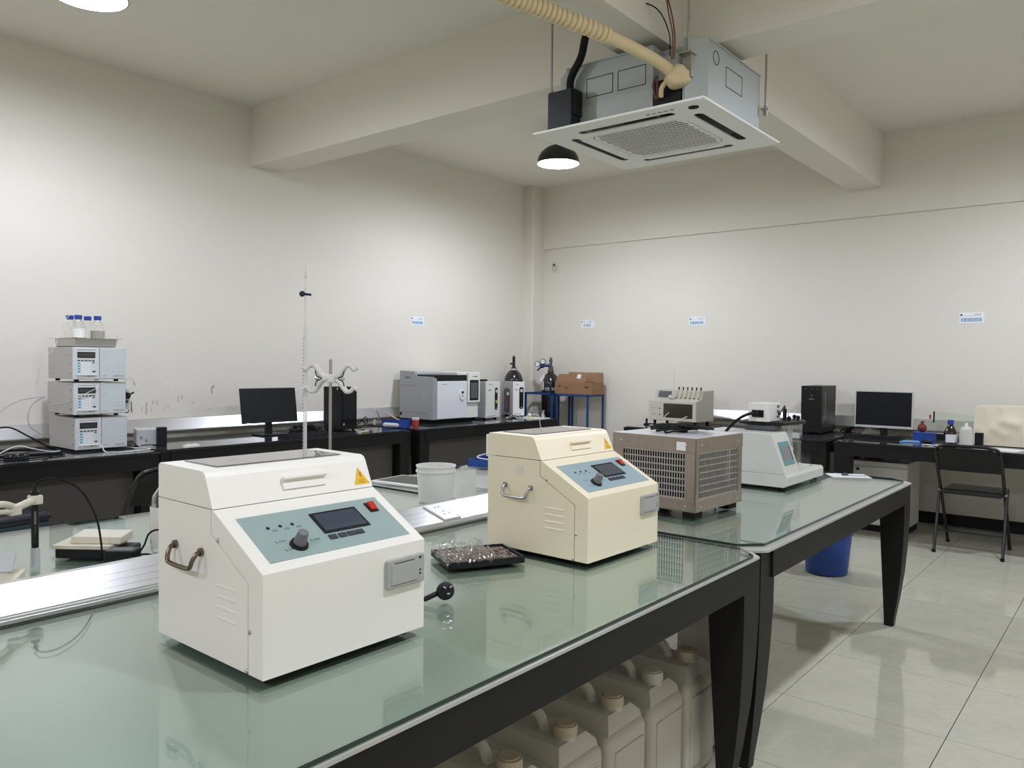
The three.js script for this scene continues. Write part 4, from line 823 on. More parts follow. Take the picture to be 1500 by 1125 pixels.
  part('screen_mark', [-.03, -.005, .012, .028].map((q, i) => bb(q, q + (i ? .012 : .007), .255, .268, .0215, .023)), M.greyDark, sc);
}
{ // two upright gas modules
  const make = (label, x0, z0, w, d, h, th, y, dark, yellowTag) => {
    const [x, z] = fromFL(x0, z0, w, d, th), t = thing('gas_module', label, 'lab instrument', [x, D, z], th);
    const y0 = y, gside = mat(new THREE.Color(.44, .445, .45), .45);
    part('case', bb(-w / 2, w / 2, y0, y0 + h, -d / 2, d / 2 - .01, .003), gside, t);
    part('front', bb(-w / 2 - .001, w / 2 + .001, y0 - .002, y0 + h + .002, d / 2 - .012, d / 2 + .004, .004), M.whitePlastic, t);
    const wi = part('side_window', ext(roundRect(d * .55, .26, .03), .004, .001), dark ? M.blackGloss : M.greyDark, t); wi.position.set(-w / 2 - .0006, y0 + h * .44, -.02); wi.rotation.y = -Math.PI / 2;
    if (!dark) { const c = part('column_tube', [cyl(.016, .016, .2, 0, -.1, 0, 16), cyl(.018, .018, .04, 0, .02, 0, 16)], mat(new THREE.Color(.16, .05, .06), .3), t); c.position.set(-w / 2 - .004, y0 + h * .43, .02); part('column_cap', cyl(.0175, .0175, .03, 0, .06, 0, 16), M.whitePlastic, c); }
    const gp = part('gauge_panel', ext(roundRect(.05, .235, .02), .005, .001), M.blackGloss, t); gp.position.set(w * .22, y0 + h * .52, d / 2 + .005);
    part('gauge', [cyl(.018, .018, .003, 0, 0, 0, 20).rotateX(Math.PI / 2).translate(0, .08, .001)], M.greyLight, gp);
    part('rocker', bb(-.014, .014, -.045, -.015, .0015, .006, .002), yellowTag ? M.yellow : M.blackPlastic, gp);
    part('lamp', cyl(.006, .006, .003, 0, 0, 0, 10).rotateX(Math.PI / 2).translate(0, -.1, .001), M.greyLight, gp);
    part('mark', [bb(-w * .3, -w * .05, y0 + h - .03, y0 + h - .022, d / 2 + .0035, d / 2 + .005), bb(-w * .42, w * .2, y0 + .012, y0 + .019, d / 2 + .0035, d / 2 + .005), bb(-w * .35, -w * .12, y0 + h * .75, y0 + h * .79, d / 2 + .0035, d / 2 + .005)], M.grey, t);
    for (const [a, b] of [[-1, 1], [1, 1], [-1, -1], [1, -1]]) part('foot', cyl(.014, .014, y0, a * (w / 2 - .03), 0, b * (d / 2 - .04), 12), M.rubber, t);
    return t;
  };
  make('white-fronted gas module with yellow rocker beside the chromatograph', -5.33, -6.12, .25, .36, .372, Math.PI / 2 + .1, .018, true, true);
  make('white-fronted gas module with a maroon column in its side window', -5.325, -6.56, .135, .27, .362, Math.PI / 2 - .44, .024, false, false);
  single('black_box', cb(.06, .02, .1, 0, 0, 0, .004), M.blackPlastic, 'flat black connector resting on the yellow-switched gas module', 'connector', [-5.52, D + .393, -6.29], .3);
  const loop = pts => tube(pts, .003, 50, 6);
  single('steel_tubing', [loop([[-5.2, D + .01, -6.3], [-5.15, D + .03, -6.36], [-5.1, D + .015, -6.42], [-5.14, D + .02, -6.5], [-5.2, D + .01, -6.44]]), loop([[-5.25, D + .012, -6.34], [-5.2, D + .04, -6.42], [-5.12, D + .015, -6.48], [-5.2, D + .02, -6.52]])], M.steelDull, 'coiled thin steel tubing before the gas modules', 'tubing');
  single('white_hose', tube([[-5.1, D + .005, -6.42], [-5.0, D + .05, -6.45], [-4.94, D + .05, -6.5], [-4.925, D - .05, -6.52], [-4.925, D - .14, -6.55]], .004, 40, 6), M.cableWhite, 'thin white hose hanging over the front of the desk end', 'hose');
  single('document', cb(.3, .008, .2, 0, 0, 0), M.paper, 'white papers lying on the far end of the wall desk', 'paper', [-5.12, D, -6.66], .1);
  single('sticky_note', cb(.08, .008, .06, 0, 0, 0), mat(new THREE.Color(.75, .68, .22), .7), 'yellow note lying on the white papers', 'note', [-5.13, D + .008, -6.62], .4);
  const r = thing('gas_fitting', 'grey metal valve fitting standing on the white papers', 'valve', [-5.04, D + .008, -6.72], .4);
  part('body', [cyl(.03, .016, .04, 0, 0, 0, 14), cyl(.016, .01, .03, 0, .04, 0, 12)], M.steelDull, r); part('wheel', cyl(.02, .02, .01, 0, .07, 0, 16), M.steelDull, r);
  const gg = thing('pressure_gauge', 'small white-faced dial gauge lying on the papers', 'gauge', [-5.2, D + .0085, -6.7], .4);
  part('case', new THREE.CylinderGeometry(.026, .026, .02, 22).rotateX(Math.PI / 2).translate(0, .026, 0), M.blackPlastic, gg); part('dial', new THREE.CylinderGeometry(.021, .021, .002, 22).rotateX(Math.PI / 2).translate(0, .026, .0105), M.whitePlastic, gg);
}

// ---------- far corner ----------
{
  const cylMat = mat(new THREE.Color(.008, .008, .009), .18, { clearcoat: .6, clearcoatRoughness: .08 });
  const bodyPts = h => [[0, 0], [.1, 0], [.11, .012], [.11, h - .13], [.105, h - .09], [.085, h - .04], [.055, h - .008], [.036, h + .004], [.036, h + .03], [.024, h + .032], [.02, h + .05], [0, h + .05]];
  const a = thing('gas_cylinder', 'black gas cylinder with rounded shoulder behind the gas modules', 'gas cylinder', [-5.685, 0, -7.01], 0, 'black gas cylinders');
  part('body', lathe(bodyPts(1.27), 36), cylMat, a);
  part('neck_ring', [cyl(.04, .042, .02, 0, 1.272, 0, 24)], M.greyLight, a);
  part('valve', [cyl(.016, .014, .05, 0, 1.32, 0, 14), cyl(.018, .018, .016, 0, 1.37, 0, 14), rod([0, 1.345, 0], [-.04, 1.345, .02], .01), lathe([[0, 1.385], [.012, 1.385], [.02, 1.405], [.012, 1.425], [.007, 1.44], [0, 1.445]], 14)], M.blackPlastic, a);
  const b = thing('gas_cylinder', 'leaning black gas cylinder with a twin-dial regulator and white stickers', 'gas cylinder', [-5.40, .0, -7.34], 0);
  part('body', lathe(bodyPts(1.24), 36), cylMat, b);
  part('valve', [cyl(.018, .016, .12, 0, 1.285, 0, 14), cyl(.02, .02, .02, 0, 1.375, 0, 14), cyl(.01, .012, .03, 0, 1.395, 0, 12), cyl(.03, .03, .05, 0, 1.27, 0, 16)], M.greyDark, b);
  const reg = part('regulator', [rod([0, 1.33, 0], [-.07, 1.33, .06], .018, 14), sph(.028, -.075, 1.325, .065, 16), rod([-.075, 1.325, .065], [-.12, 1.27, .1], .011, 12)], mat(new THREE.Color(.012, .03, .11), .3), b, 'dark blue pressure regulator');
  for (const [x, y, z] of [[-.115, 1.345, .105], [-.06, 1.375, .075]]) {
    const g = part('dial', new THREE.CylinderGeometry(.033, .033, .02, 24).rotateX(Math.PI / 2), M.blackPlastic, b); g.position.set(x, y, z); g.rotation.set(.0, VIEW - .1, 0);
    part('dial_face', new THREE.CylinderGeometry(.026, .026, .002, 24).rotateX(Math.PI / 2).translate(0, 0, .0105), M.whitePlastic, g);
  }
  const cw = printMat(128, 64, (c, w, h) => { c.fillStyle = '#0c0c0d'; c.fillRect(0, 0, w, h); scribble(c, 10, 14, 44, 34, 2, '#e4e4e4'); scribble(c, 76, 16, 34, 30, 2, '#e4e4e4'); });
  cw.side = THREE.DoubleSide;
  part('lettering', new THREE.CylinderGeometry(.1105, .1105, .06, 24, 1, true, VIEW - .75, 1.4).translate(0, 1.06, 0), cw, b, 'white stencilled characters');
  part('tag', cb(.07, .075, .002, 0, 0, 0).rotateZ(-.5).rotateY(VIEW).translate(-.055, 1.14, .098), M.paper, b, 'white paper tag with a dark spot');
  part('sticker', new THREE.CylinderGeometry(.111, .111, .1, 16, 1, true, VIEW - 1.6, .8).translate(0, 1.1, 0), mat(new THREE.Color(.7, .69, .66), .6, { side: THREE.DoubleSide }), b);
  // tall blue steel frames
  function frame(label, x0, x1, z0, z1, h) {
    const t = thing('steel_rack', label, 'frame', [(x0 + x1) / 2, 0, (z0 + z1) / 2], 0, 'tall blue steel frames');
    const w = (x1 - x0) / 2, d = (z1 - z0) / 2, s = .022;
    for (const sx of [-1, 1]) for (const sz of [-1, 1]) part('leg', bb(sx * w, sx * (w - s), 0, h, sz * d, sz * (d - s), .003), M.bluePaint, t);
    part('top_rail', bb(-w, w, h - s, h, d - s, d, .003), M.bluePaint, t); part('top_rail', bb(-w, w, h - s, h, -d, -d + s, .003), M.bluePaint, t);
    part('top_rail', bb(-w, -w + s, h - s, h, -d, d, .003), M.bluePaint, t); part('top_rail', bb(w - s, w, h - s, h, -d, d, .003), M.bluePaint, t);
    part('low_rail', bb(-w + s, w - s, .2, .2 + s, d - s, d, .003), M.bluePaint, t); part('low_rail', bb(-w + s, w - s, .2, .2 + s, -d, -d + s, .003), M.bluePaint, t);
    return t;
  }
  frame('tall blue steel frame standing around the leaning gas cylinder', -5.62, -5.225, -7.5, -7.13, 1.02);
  const f2 = frame('tall blue steel frame carrying the open cardboard box', -5.205, -4.765, -7.5, -7.17, 1.012);
  part('shelf', bb(-.218, .218, 1.0, 1.013, -.163, .163), M.bluePaint, f2);
  const bx = thing('cardboard_box', 'open brown cardboard box with a raised flap and white label', 'box', [-4.995, 1.013, -7.33], .02);
  const w = .25, d = .12, h = .135, k = .004;
  part('wall_panel', bb(-w, w, 0, h, d - k, d), M.cardboard, bx); part('wall_panel', bb(-w, w, 0, h, -d, -d + k), M.cardboard, bx);
  part('wall_panel', bb(-w, -w + k, 0, h, -d, d), M.cardboard, bx); part('wall_panel', bb(w - k, w, 0, h, -d, d), M.cardboard, bx); part('bottom', bb(-w, w, 0, k, -d, d), M.cardboard, bx);
  const fl = part('flap', ext([[-w + .005, 0], [w - .095, 0], [w - .075, .095], [-w + .03, .095]], k), M.cardboard, bx, 'raised front flap'); fl.position.set(0, h, d - .012); fl.rotation.x = -.35;
  part('label', bb(.03, .08, .045, .092, .002, .0032), M.paper, fl);
  const fb = part('flap', ext([[-w + .005, 0], [w - .005, 0], [w - .008, .11], [-w + .03, .11]], k), M.cardEdge, bx); fb.position.set(0, h, -d + .004); fb.rotation.x = -.08;
  const fr = part('flap', bb(-.1, .1, 0, .1, 0, k), M.cardEdge, bx); fr.position.set(w - .004, h, 0); fr.rotation.y = Math.PI / 2; fr.rotation.x = -.1;
  part('print', [bb(-.2, -.17, .075, .1, d, d + .0006), bb(-.12, -.06, .07, .08, d, d + .0006), bb(-.1, -.07, .05, .058, d, d + .0006), bb(.15, .2, .07, .095, d, d + .0006)], mat(new THREE.Color(.13, .06, .03), .9), bx);
}
{ // wall signs and socket
  const sign = (label, pos, turn, n, blueText) => {
    const m = printMat(256, 128, (c, w, h) => {
      c.fillStyle = '#f4f6f8'; c.fillRect(0, 0, w, h);
      c.fillStyle = '#1d1d20'; c.beginPath(); c.arc(22, 28, 11, 0, 7); c.fill();
      c.fillStyle = '#b9bdc2'; c.fillRect(46, 38, 180, 4); scribble(c, 150, 18, 80, 14, 7, '#9a9ea4');
      if (blueText) { c.fillStyle = '#d5e6f2'; c.fillRect(16, 62, 224, 44); }
      scribble(c, n > 4 ? 24 : 56, 66, n > 4 ? 208 : 140, 36, n, blueText ? '#4b7488' : '#4f6d69');
    }, .6);
    const e = M.paper, o = single('wall_sign', new THREE.BoxGeometry(.185, .094, .003), [e, e, e, e, m, e], label, 'sign', pos, turn);
    return o;
  };
  sign('small white wall sign with blue lettering above the chromatograph', [XL + .0016, 1.772, -5.635], Math.PI / 2, 7, true);
  sign('small white wall sign with three green characters above the cardboard box', [-5.07, 1.815, ZB + .0016], 0, 3, false);
  sign('small white wall sign with blue lettering above the beige tester', [-3.70, 1.812, ZB + .0016], 0, 7, true);
  sign('small white wall sign with blue lettering above the amber bottle', [-1.19, 1.78, ZB + .0016], 0, 8, true);
  const s = thing('wall_socket', 'round white wall fitting with an old socket below the ledge', 'socket', [-5.548, 2.513, ZB], 0);
  part('backplate', [new THREE.CylinderGeometry(.052, .052, .014, 28).rotateX(Math.PI / 2).translate(.006, -.03, .007), new THREE.CylinderGeometry(.034, .034, .014, 24).rotateX(Math.PI / 2).translate(-.01, .035, .007)], M.wall, s);
  part('socket_face', [new THREE.TorusGeometry(.03, .004, 6, 24).translate(.006, -.03, .014), bb(-.03, .012, .02, .026, .013, .016), sph(.008, -.01, .03, .015, 8), sph(.007, 0, .005, .014, 8), sph(.009, .006, -.03, .014, 8)], M.grey, s);
}

// ---------- right-hand wall desks ----------
{
  const th = -.10, W = .55, DD = .32, [x, z] = fromFL(-3.945, -7.05, W, DD, th);
  const t = thing('oil_tester', 'beige bench tester with a dark window and six hanging hoses', 'lab instrument', [x, D, z], th);
  const w = W / 2, d = DD / 2, y0 = .034;
  part('case', prof([[d, y0], [d, y0 + .195], [d - .09, y0 + .222], [d - .1, y0 + .222], [d - .12, y0 + .30], [-d, y0 + .305], [-d, y0]], W, .003), M.beigeGrey, t);
  const fr = mat(new THREE.Color(.60, .58, .48), .5);
  part('front_frame', ext([[-w + .002, y0 + .003], [w - .002, y0 + .003], [w - .002, y0 + .192], [-w + .002, y0 + .192]], .006, .001, [[[-w + .175, y0 + .03], [-w + .175, y0 + .172], [w - .04, y0 + .172], [w - .04, y0 + .03]]]), fr, t).position.z = d + .002;
  part('window', bb(-w + .176, w - .041, y0 + .031, y0 + .171, d, d + .0015), mat(new THREE.Color(.05, .045, .03), .08), t, 'dark brown window');
  part('display', bb(-.075, .075, -.002, .002, -.03, .03).rotateX(1.2).translate(-w + .12, y0 + .262, d - .105), M.greyDark, t, 'sloping grey display');
  part('rack_panel', bb(-.02, w - .02, y0 + .222, y0 + .30, d - .116, d - .1), M.beige, t);
  for (let k = 0; k < 6; k++) {
    const hx = .0 + k * .05;
    part('hose', tube([[hx, y0 + .3, d - .115], [hx + .004, y0 + .296, d - .09], [hx - .004, y0 + .26, d - .082], [hx - .008, y0 + .225, d - .085]], .0042, 24, 6), M.beigeGrey, t);
    part('hose_knob', [cyl(.006, .006, .022, hx, y0 + .305, d - .12, 10), cyl(.009, .009, .01, hx, y0 + .325, d - .12, 10)], M.blackPlastic, t);
    part('hose_end', cyl(.008, .008, .01, hx - .008, y0 + .222, d - .085, 10), M.greyDark, t);
  }
  part('front_mark', [0, 1].map(i => bb(-w + .03, -w + .08, y0 + .12 - i * .06, y0 + .124 - i * .06, d + .005, d + .0057)).concat([0, 1].map(i => bb(-w + .125, -w + .14, y0 + .113 - i * .06, y0 + .125 - i * .06, d + .005, d + .008))), M.greyDark, t);
  part('glass_rod', rod([-w + .245, y0 + .2, d - .06], [-w + .243, y0 + .53, d - .08], .002, 6), M.greyLight, t);
  part('flask', [sph(.02, -w + .22, y0 + .235, d - .05, 12), cyl(.016, .03, .02, -w + .24, y0 + .214, d - .05, 14), rod([-w + .26, y0 + .25, d - .06], [-w + .2, y0 + .33, d - .08], .0025, 6)], M.frosted, t);
  for (const [a, b] of [[-1, 1], [1, 1], [-1, -1], [1, -1]]) part('foot', cyl(.014, .016, y0 + .002, a * (w - .04), 0, b * (d - .05), 12), M.rubber, t);
  single('tester_hose', tube([[x - .02, D + .12, z + 0.212], [x - .06, D + .08, z + 0.222], [x - .06, D + .03, z + 0.242], [x + .02, D + .012, z + 0.272], [x + .1, D + .05, z + 0.242], [x + .17, D + .09, z + 0.202]], .005, 60, 7), mat(new THREE.Color(.66, .6, .45), .5), 'cream rubber hose looping before the beige tester window', 'hose');
  single('clamp_tool', [cb(.02, .06, .03, 0, 0, 0, .006), cb(.05, .012, .08, 0, 0, 0, .004), rod([.02, .01, 0], [.09, .012, .06], .006)], M.rubber, 'black clamp tool standing at the desk end beside the tester', 'tool', [-3.84, D, -6.82], .4);
  single('blue_cloth', cb(.1, .02, .06, 0, 0, 0, .008), mat(new THREE.Color(.03, .07, .2), .8), 'small dark blue cloth lying below the beige tester', 'cloth', [-3.62, D, -6.74], .2);
}
{
  const t = thing('blue_case', 'bright blue plastic case under the red rubber bulb', 'box', [-1.40, D, -6.98], -.05);
  part('case', cb(.15, .06, .1, 0, 0, 0, .005), M.blue, t); part('lid', cb(.155, .018, .104, 0, .055, 0, .004), M.blue, t);
  const b = thing('rubber_bulb', 'dark red rubber pipette bulb resting on the blue case', 'bulb', [-1.42, D + .073, -6.98], 0);
  part('bulb', [sph(.034, 0, .034, 0, 20)], mat(new THREE.Color(.16, .02, .012), .45), b); part('neck', [cyl(.012, .009, .02, 0, .062, 0, 12), rod([-.012, .08, 0], [.014, .084, 0], .006)], mat(new THREE.Color(.12, .015, .01), .45), b);
  const p = thing('acrylic_sheet', 'clear greenish acrylic sheet leaning behind the amber bottle', 'panel', [-1.17, D, -7.33], .0);
  part('sheet', ext([[-.24, .045], [.3, .045], [.3, .185], [-.22, .225]], .004).rotateX(-.08), new THREE.MeshPhysicalMaterial({ color: new THREE.Color(.92, .965, .93), roughness: .03, transmission: 1, thickness: 0, ior: 1.49 }), p);
  part('edge_strip', bb(-.236, .3, .04, .047, -.006, .004), M.whitePlastic, p);
  part('stand', [bb(-.22, -.1, 0, .042, -.03, .03, .004), bb(.1, .28, 0, .042, -.03, .03, .004)], M.blackPlastic, p);
  part('hinge', bb(-.242, -.232, .13, .225, -.028, -.008), M.blackPlastic, p);
  part('red_mark', bb(-.275, -.262, .16, .195, -.03, -.026), M.red, p);
  const am = thing('amber_bottle', 'amber glass bottle with blue cap and white label', 'bottle', [-1.165, D, -6.68], .5);
  part('glass', lathe([[0, .001], [.044, .001], [.047, .006], [.047, .1], [.043, .118], [.028, .146], [.018, .158], [.018, .17], [0, .17]], 32), M.amber, am);
  part('paper_label', new THREE.CylinderGeometry(.0478, .0478, .06, 24, 1, true, -1.05, 1.9).translate(0, .062, 0), mat(new THREE.Color(.78, .78, .8), .7, { side: THREE.DoubleSide }), am, 'white paper label');
  part('cap', cyl(.021, .021, .034, 0, .165, 0, 24), M.blueCap, am);
  const pb = thing('squeeze_bottle', 'white translucent plastic bottle standing beside the amber bottle', 'bottle', [-1.055, D, -6.64], 0);
  part('bottle', lathe([[0, .002], [.04, .002], [.043, .006], [.043, .13], [.038, .142], [.036, .146], [.018, .15]], 28), M.frosted, pb);
  part('cap', [cyl(.03, .03, .01, 0, .146, 0, 20), cyl(.012, .01, .03, 0, .155, 0, 14)], M.whitePlastic, pb);
  single('black_stand', cb(.055, .11, .04, 0, 0, 0, .004), M.blackPlastic, 'small upright black box between the plastic bottle and the cloth cover', 'box', [-.985, D, -6.74], 0);
  single('mouse', new THREE.SphereGeometry(1, 18, 12).scale(.032, .018, .055).translate(0, .016, 0), M.blackPlastic, 'black computer mouse before the blue case', 'mouse', [-1.34, D, -6.76], .5);
  single('gloves', [cb(.12, .012, .09, 0, 0, 0, .005), cb(.05, .01, .03, -.06, 0, .04, .004)], mat(new THREE.Color(.16, .36, .6), .7), 'crumpled light blue gloves before the blue case', 'gloves', [-1.46, D, -6.80], .3);
  single('plastic_strip', tube([[0, .004, 0], [.03, .008, .02], [.07, .004, .0], [.1, .01, .03], [.13, .004, .01]], .005, 30, 6), M.whitePlastic, 'thin white plastic strip lying before the amber bottle', 'strip', [-1.34, D, -6.60], 0);
  // cloth-covered instrument
  const c = thing('cloth_cover', 'cream cloth draped over a boxy instrument', 'cover', [-.72, D, -7.09], 0);
  const g = new THREE.BoxGeometry(.66, .3, .3, 60, 36, 20), pp = g.attributes.position;
  const folds = [[-.15, .15, -.13, .06, .02, .018], [-.15, .03, -.05, .02, .022, .02], [-.2, -.02, -.12, -.06, .016, .02], [-.3, -.03, -.24, -.09, .012, .018], [-.05, .02, .05, -.1, .02, .04], [.1, .15, .16, -.15, .018, .03], [-.26, .15, -.2, -.02, .01, .03], [.22, .1, .3, -.1, .016, .03]];
  const fold = (x, y) => folds.reduce((s, [x0, y0, x1, y1, a, w]) => { const dx = x1 - x0, dy = y1 - y0, u = Math.max(0, Math.min(1, ((x - x0) * dx + (y - y0) * dy) / (dx * dx + dy * dy))); return s + .55 * a * Math.exp(-(((x - x0 - u * dx) ** 2 + (y - y0 - u * dy) ** 2) / (3.2 * w * w))); }, 0);
  for (let i = 0; i < pp.count; i++) {
    const x = pp.getX(i), y = pp.getY(i), z = pp.getZ(i), low = .5 - y / .3;
    pp.setXYZ(i, x * (1 + .02 * low), y + .155 - (y > .14 ? .008 * (x / .33) ** 2 : 0), z + (z > .1 ? fold(x, y) + .015 * low - .012 * (Math.abs(x) / .33) ** 4 : 0));
  }
  g.computeVertexNormals(); part('cloth', g, mat(new THREE.Color(.76, .69, .51), .9), c);
  single('document', cb(.28, .004, .2, 0, 0, 0), M.paper, 'white sheet of paper at the desk edge before the cloth cover', 'paper', [-.84, D, -6.66], -.25);
  single('folder', cb(.3, .022, .22, 0, 0, 0, .004), mat(new THREE.Color(.46, .5, .5), .5), 'grey plastic folder lying beside the paper before the cloth cover', 'folder', [-.5, D, -6.75], .1);
}
{ // drawer cabinet
  const t = thing('drawer_cabinet', 'white metal drawer cabinet with black lock under the wall desk', 'cabinet', [-1.70, 0, -7.07], -.02);
  part('body', bb(-.21, .21, .055, .58, -.19, .185, .003), M.whitePlastic, t);
  part('plinth', bb(-.2, .2, 0, .055, -.18, .17), M.black, t);
  for (const [y0, y1] of [[.06, .28], [.286, .535]]) part('drawer', bb(-.207, .207, y0, y1, .184, .2, .002), M.whitePlastic, t);
  part('top_rail', bb(-.209, .209, .541, .58, .184, .203, .002), M.whitePlastic, t);
  part('lock', cyl(.012, .012, .006, 0, 0, 0, 18).rotateX(Math.PI / 2).translate(-.17, .51, .202), M.blackPlastic, t);
}
// folding chairs
function foldingChair(label, pos, turn) { // faces -z; origin on the floor below the backrest centre
  const t = thing('folding_chair', label, 'chair', pos, turn, 'black folding chairs');
  const s = mat(new THREE.Color(.008, .008, .009), .4, { specularIntensity: .6 }), w = .205, fm = mat(new THREE.Color(.012, .012, .012), .3);
  for (const k of [-1, 1]) {
    part('front_leg', tube([[k * w, .0, -.56], [k * w, .2, -.42], [k * w, .45, -.235], [k * w, .6, -.115], [k * w * .995, .68, -.06]], .0115, 30, 10), fm, t);
    part('rear_leg', tube([[k * (w + .012), 0, -.1], [k * (w + .012), .25, -.19], [k * (w + .012), .49, -.265]], .0105, 20, 10), fm, t);
    part('pivot', sph(.014, k * (w + .006), .45, -.235, 12), M.steelDull, t);
    part('foot_cap', cyl(.014, .013, .022, k * (w + .012), 0, -.1, 12), M.rubber, t);
    part('foot_cap', cyl(.014, .013, .022, k * w, 0, -.555, 12), M.rubber, t);
  }
  part('back_frame', tube([[-w, .68, -.06], [-w * .99, .74, -.015], [-w * .9, .785, .012], [-w * .7, .80, .02], [0, .803, .021], [w * .7, .80, .02], [w * .9, .785, .012], [w * .99, .74, -.015], [w, .68, -.06]], .0115, 60, 10), fm, t);
  const g = new THREE.BoxGeometry(.40, .18, .014, 16, 6, 1), p = g.attributes.position;
  for (let i = 0; i < p.count; i++) { const x = p.getX(i), y = p.getY(i); p.setZ(i, p.getZ(i) + .02 * (1 - (x / .2) ** 2) + .8 * y * 1 - .0); if (y > .05 && Math.abs(x) > .15) p.setY(i, y - (Math.abs(x) - .15) * .7 * (y - .05) / .04); }
  g.computeVertexNormals(); part('backrest', g, s, t).position.set(0, .70, -.05);
  part('seat', bb(-.195, .195, .425, .462, -.55, -.19, .018), mat(new THREE.Color(.012, .012, .012), .28), t, 'padded black seat');
  part('stretcher', [rod([-w, .14, -.46], [w, .14, -.46], .007, 8)], fm, t); part('stretcher', rod([-w - .012, .16, -.158], [w + .012, .16, -.158], .007, 8), fm, t);
  return t;
}
foldingChair('black folding chair pulled up to the desk with the amber bottle', [-.995, 0, -6.335], 0);
foldingChair('black folding chair between the centre tables and the left wall desks', [-3.87, 0, -2.03], Math.PI / 2);
{
  const t = thing('padded_stool', 'padded dark stool with teal edge in front of the left wall desk', 'stool', [-4.62, 0, -1.42], .1);
  part('seat', bb(-.2, .2, .5, .555, -.22, .22, .025), mat(new THREE.Color(.012, .014, .018), .35), t);
  part('seat_band', bb(-.195, .195, .44, .505, -.215, .215, .012), mat(new THREE.Color(.02, .05, .058), .5), t, 'teal band round the seat');
  for (const [a, b] of [[-1, 1], [1, 1], [-1, -1], [1, -1]]) part('leg', rod([a * .16, .45, b * .17], [a * .18, 0, b * .19], .013, 10), M.black, t);
}
{
  const t = thing('waste_bin', 'tapered blue plastic waste bin on the floor beyond the table', 'bin', [-1.63, 0, -5.31], 0);
  part('bin', lathe([[0, .004], [.125, .004], [.13, .008], [.152, .27], [.15, .272], [.127, .012], [0, .010]], 40), M.blue, t);
  part('rim', lathe([[.150, .262], [.159, .262], [.160, .285], [.15, .288], [.149, .27]], 40), M.blue, t);
}
// jerrycans under the near table
{
  const jl = ['white jerrycan standing next to the tall white drum', 'white jerrycan with pale cap, second from the tall white drum', 'white jerrycan with tan cap, third from the tall white drum', 'white jerrycan with tan cap, fourth from the tall white drum', 'white jerrycan with tan cap, fifth from the tall white drum', 'white jerrycan, sixth from the tall white drum, deep under the table'];
  [-2.40, -2.165, -1.93, -1.695, -1.46, -1.225].forEach((z, i) => {
    const t = thing('jerrycan', jl[i], 'jerrycan', [-1.27, 0, z], Math.PI / 2, 'white jerrycans under the table');
    const w = .107, d = .145;
    part('body', [bb(-w, w, 0, .33, -d, d, .028), loft([[.31, -w + .012, w - .012, -d + .012, d - .012], [.345, -w + .022, w - .022, -d + .02, d - .018], [.368, -w + .045, w - .045, -d + .04, d - .035]])], M.jug, t);
    part('rib', [bb(-w + .03, w - .03, .05, .28, d - .002, d + .004, .003), bb(w - .002, w + .003, .05, .28, -d + .04, d - .04, .002), bb(-w - .003, -w + .002, .05, .28, -d + .04, d - .04, .002)], M.jug, t);
    part('handle', tube([[0, .355, .02], [0, .4, .0], [0, .408, -.03], [0, .405, -.08], [0, .385, -.115], [0, .345, -.125]], .015, 30, 10), M.jug, t);
    part('neck', cyl(.03, .03, .03, 0, .355, d - .06, 20), M.jug, t);
    part('cap', [cyl(.034, .033, .026, 0, .378, d - .06, 20), cyl(.026, .026, .004, 0, .404, d - .06, 20)], i === 1 || i === 5 ? M.jug : M.jugCap, t);
  });
  const b = thing('plastic_drum', 'tall white round plastic drum behind the table leg', 'drum', [-1.235, 0, -2.66], 0);
  part('drum', lathe([[0, .002], [.085, .002], [.1, .015], [.105, .05], [.105, .4], [.1, .43], [.07, .45], [.04, .455]], 36), M.whitePlastic, b);
  part('lid', cyl(.05, .05, .03, 0, .45, 0, 24), M.whitePlastic, b);
}

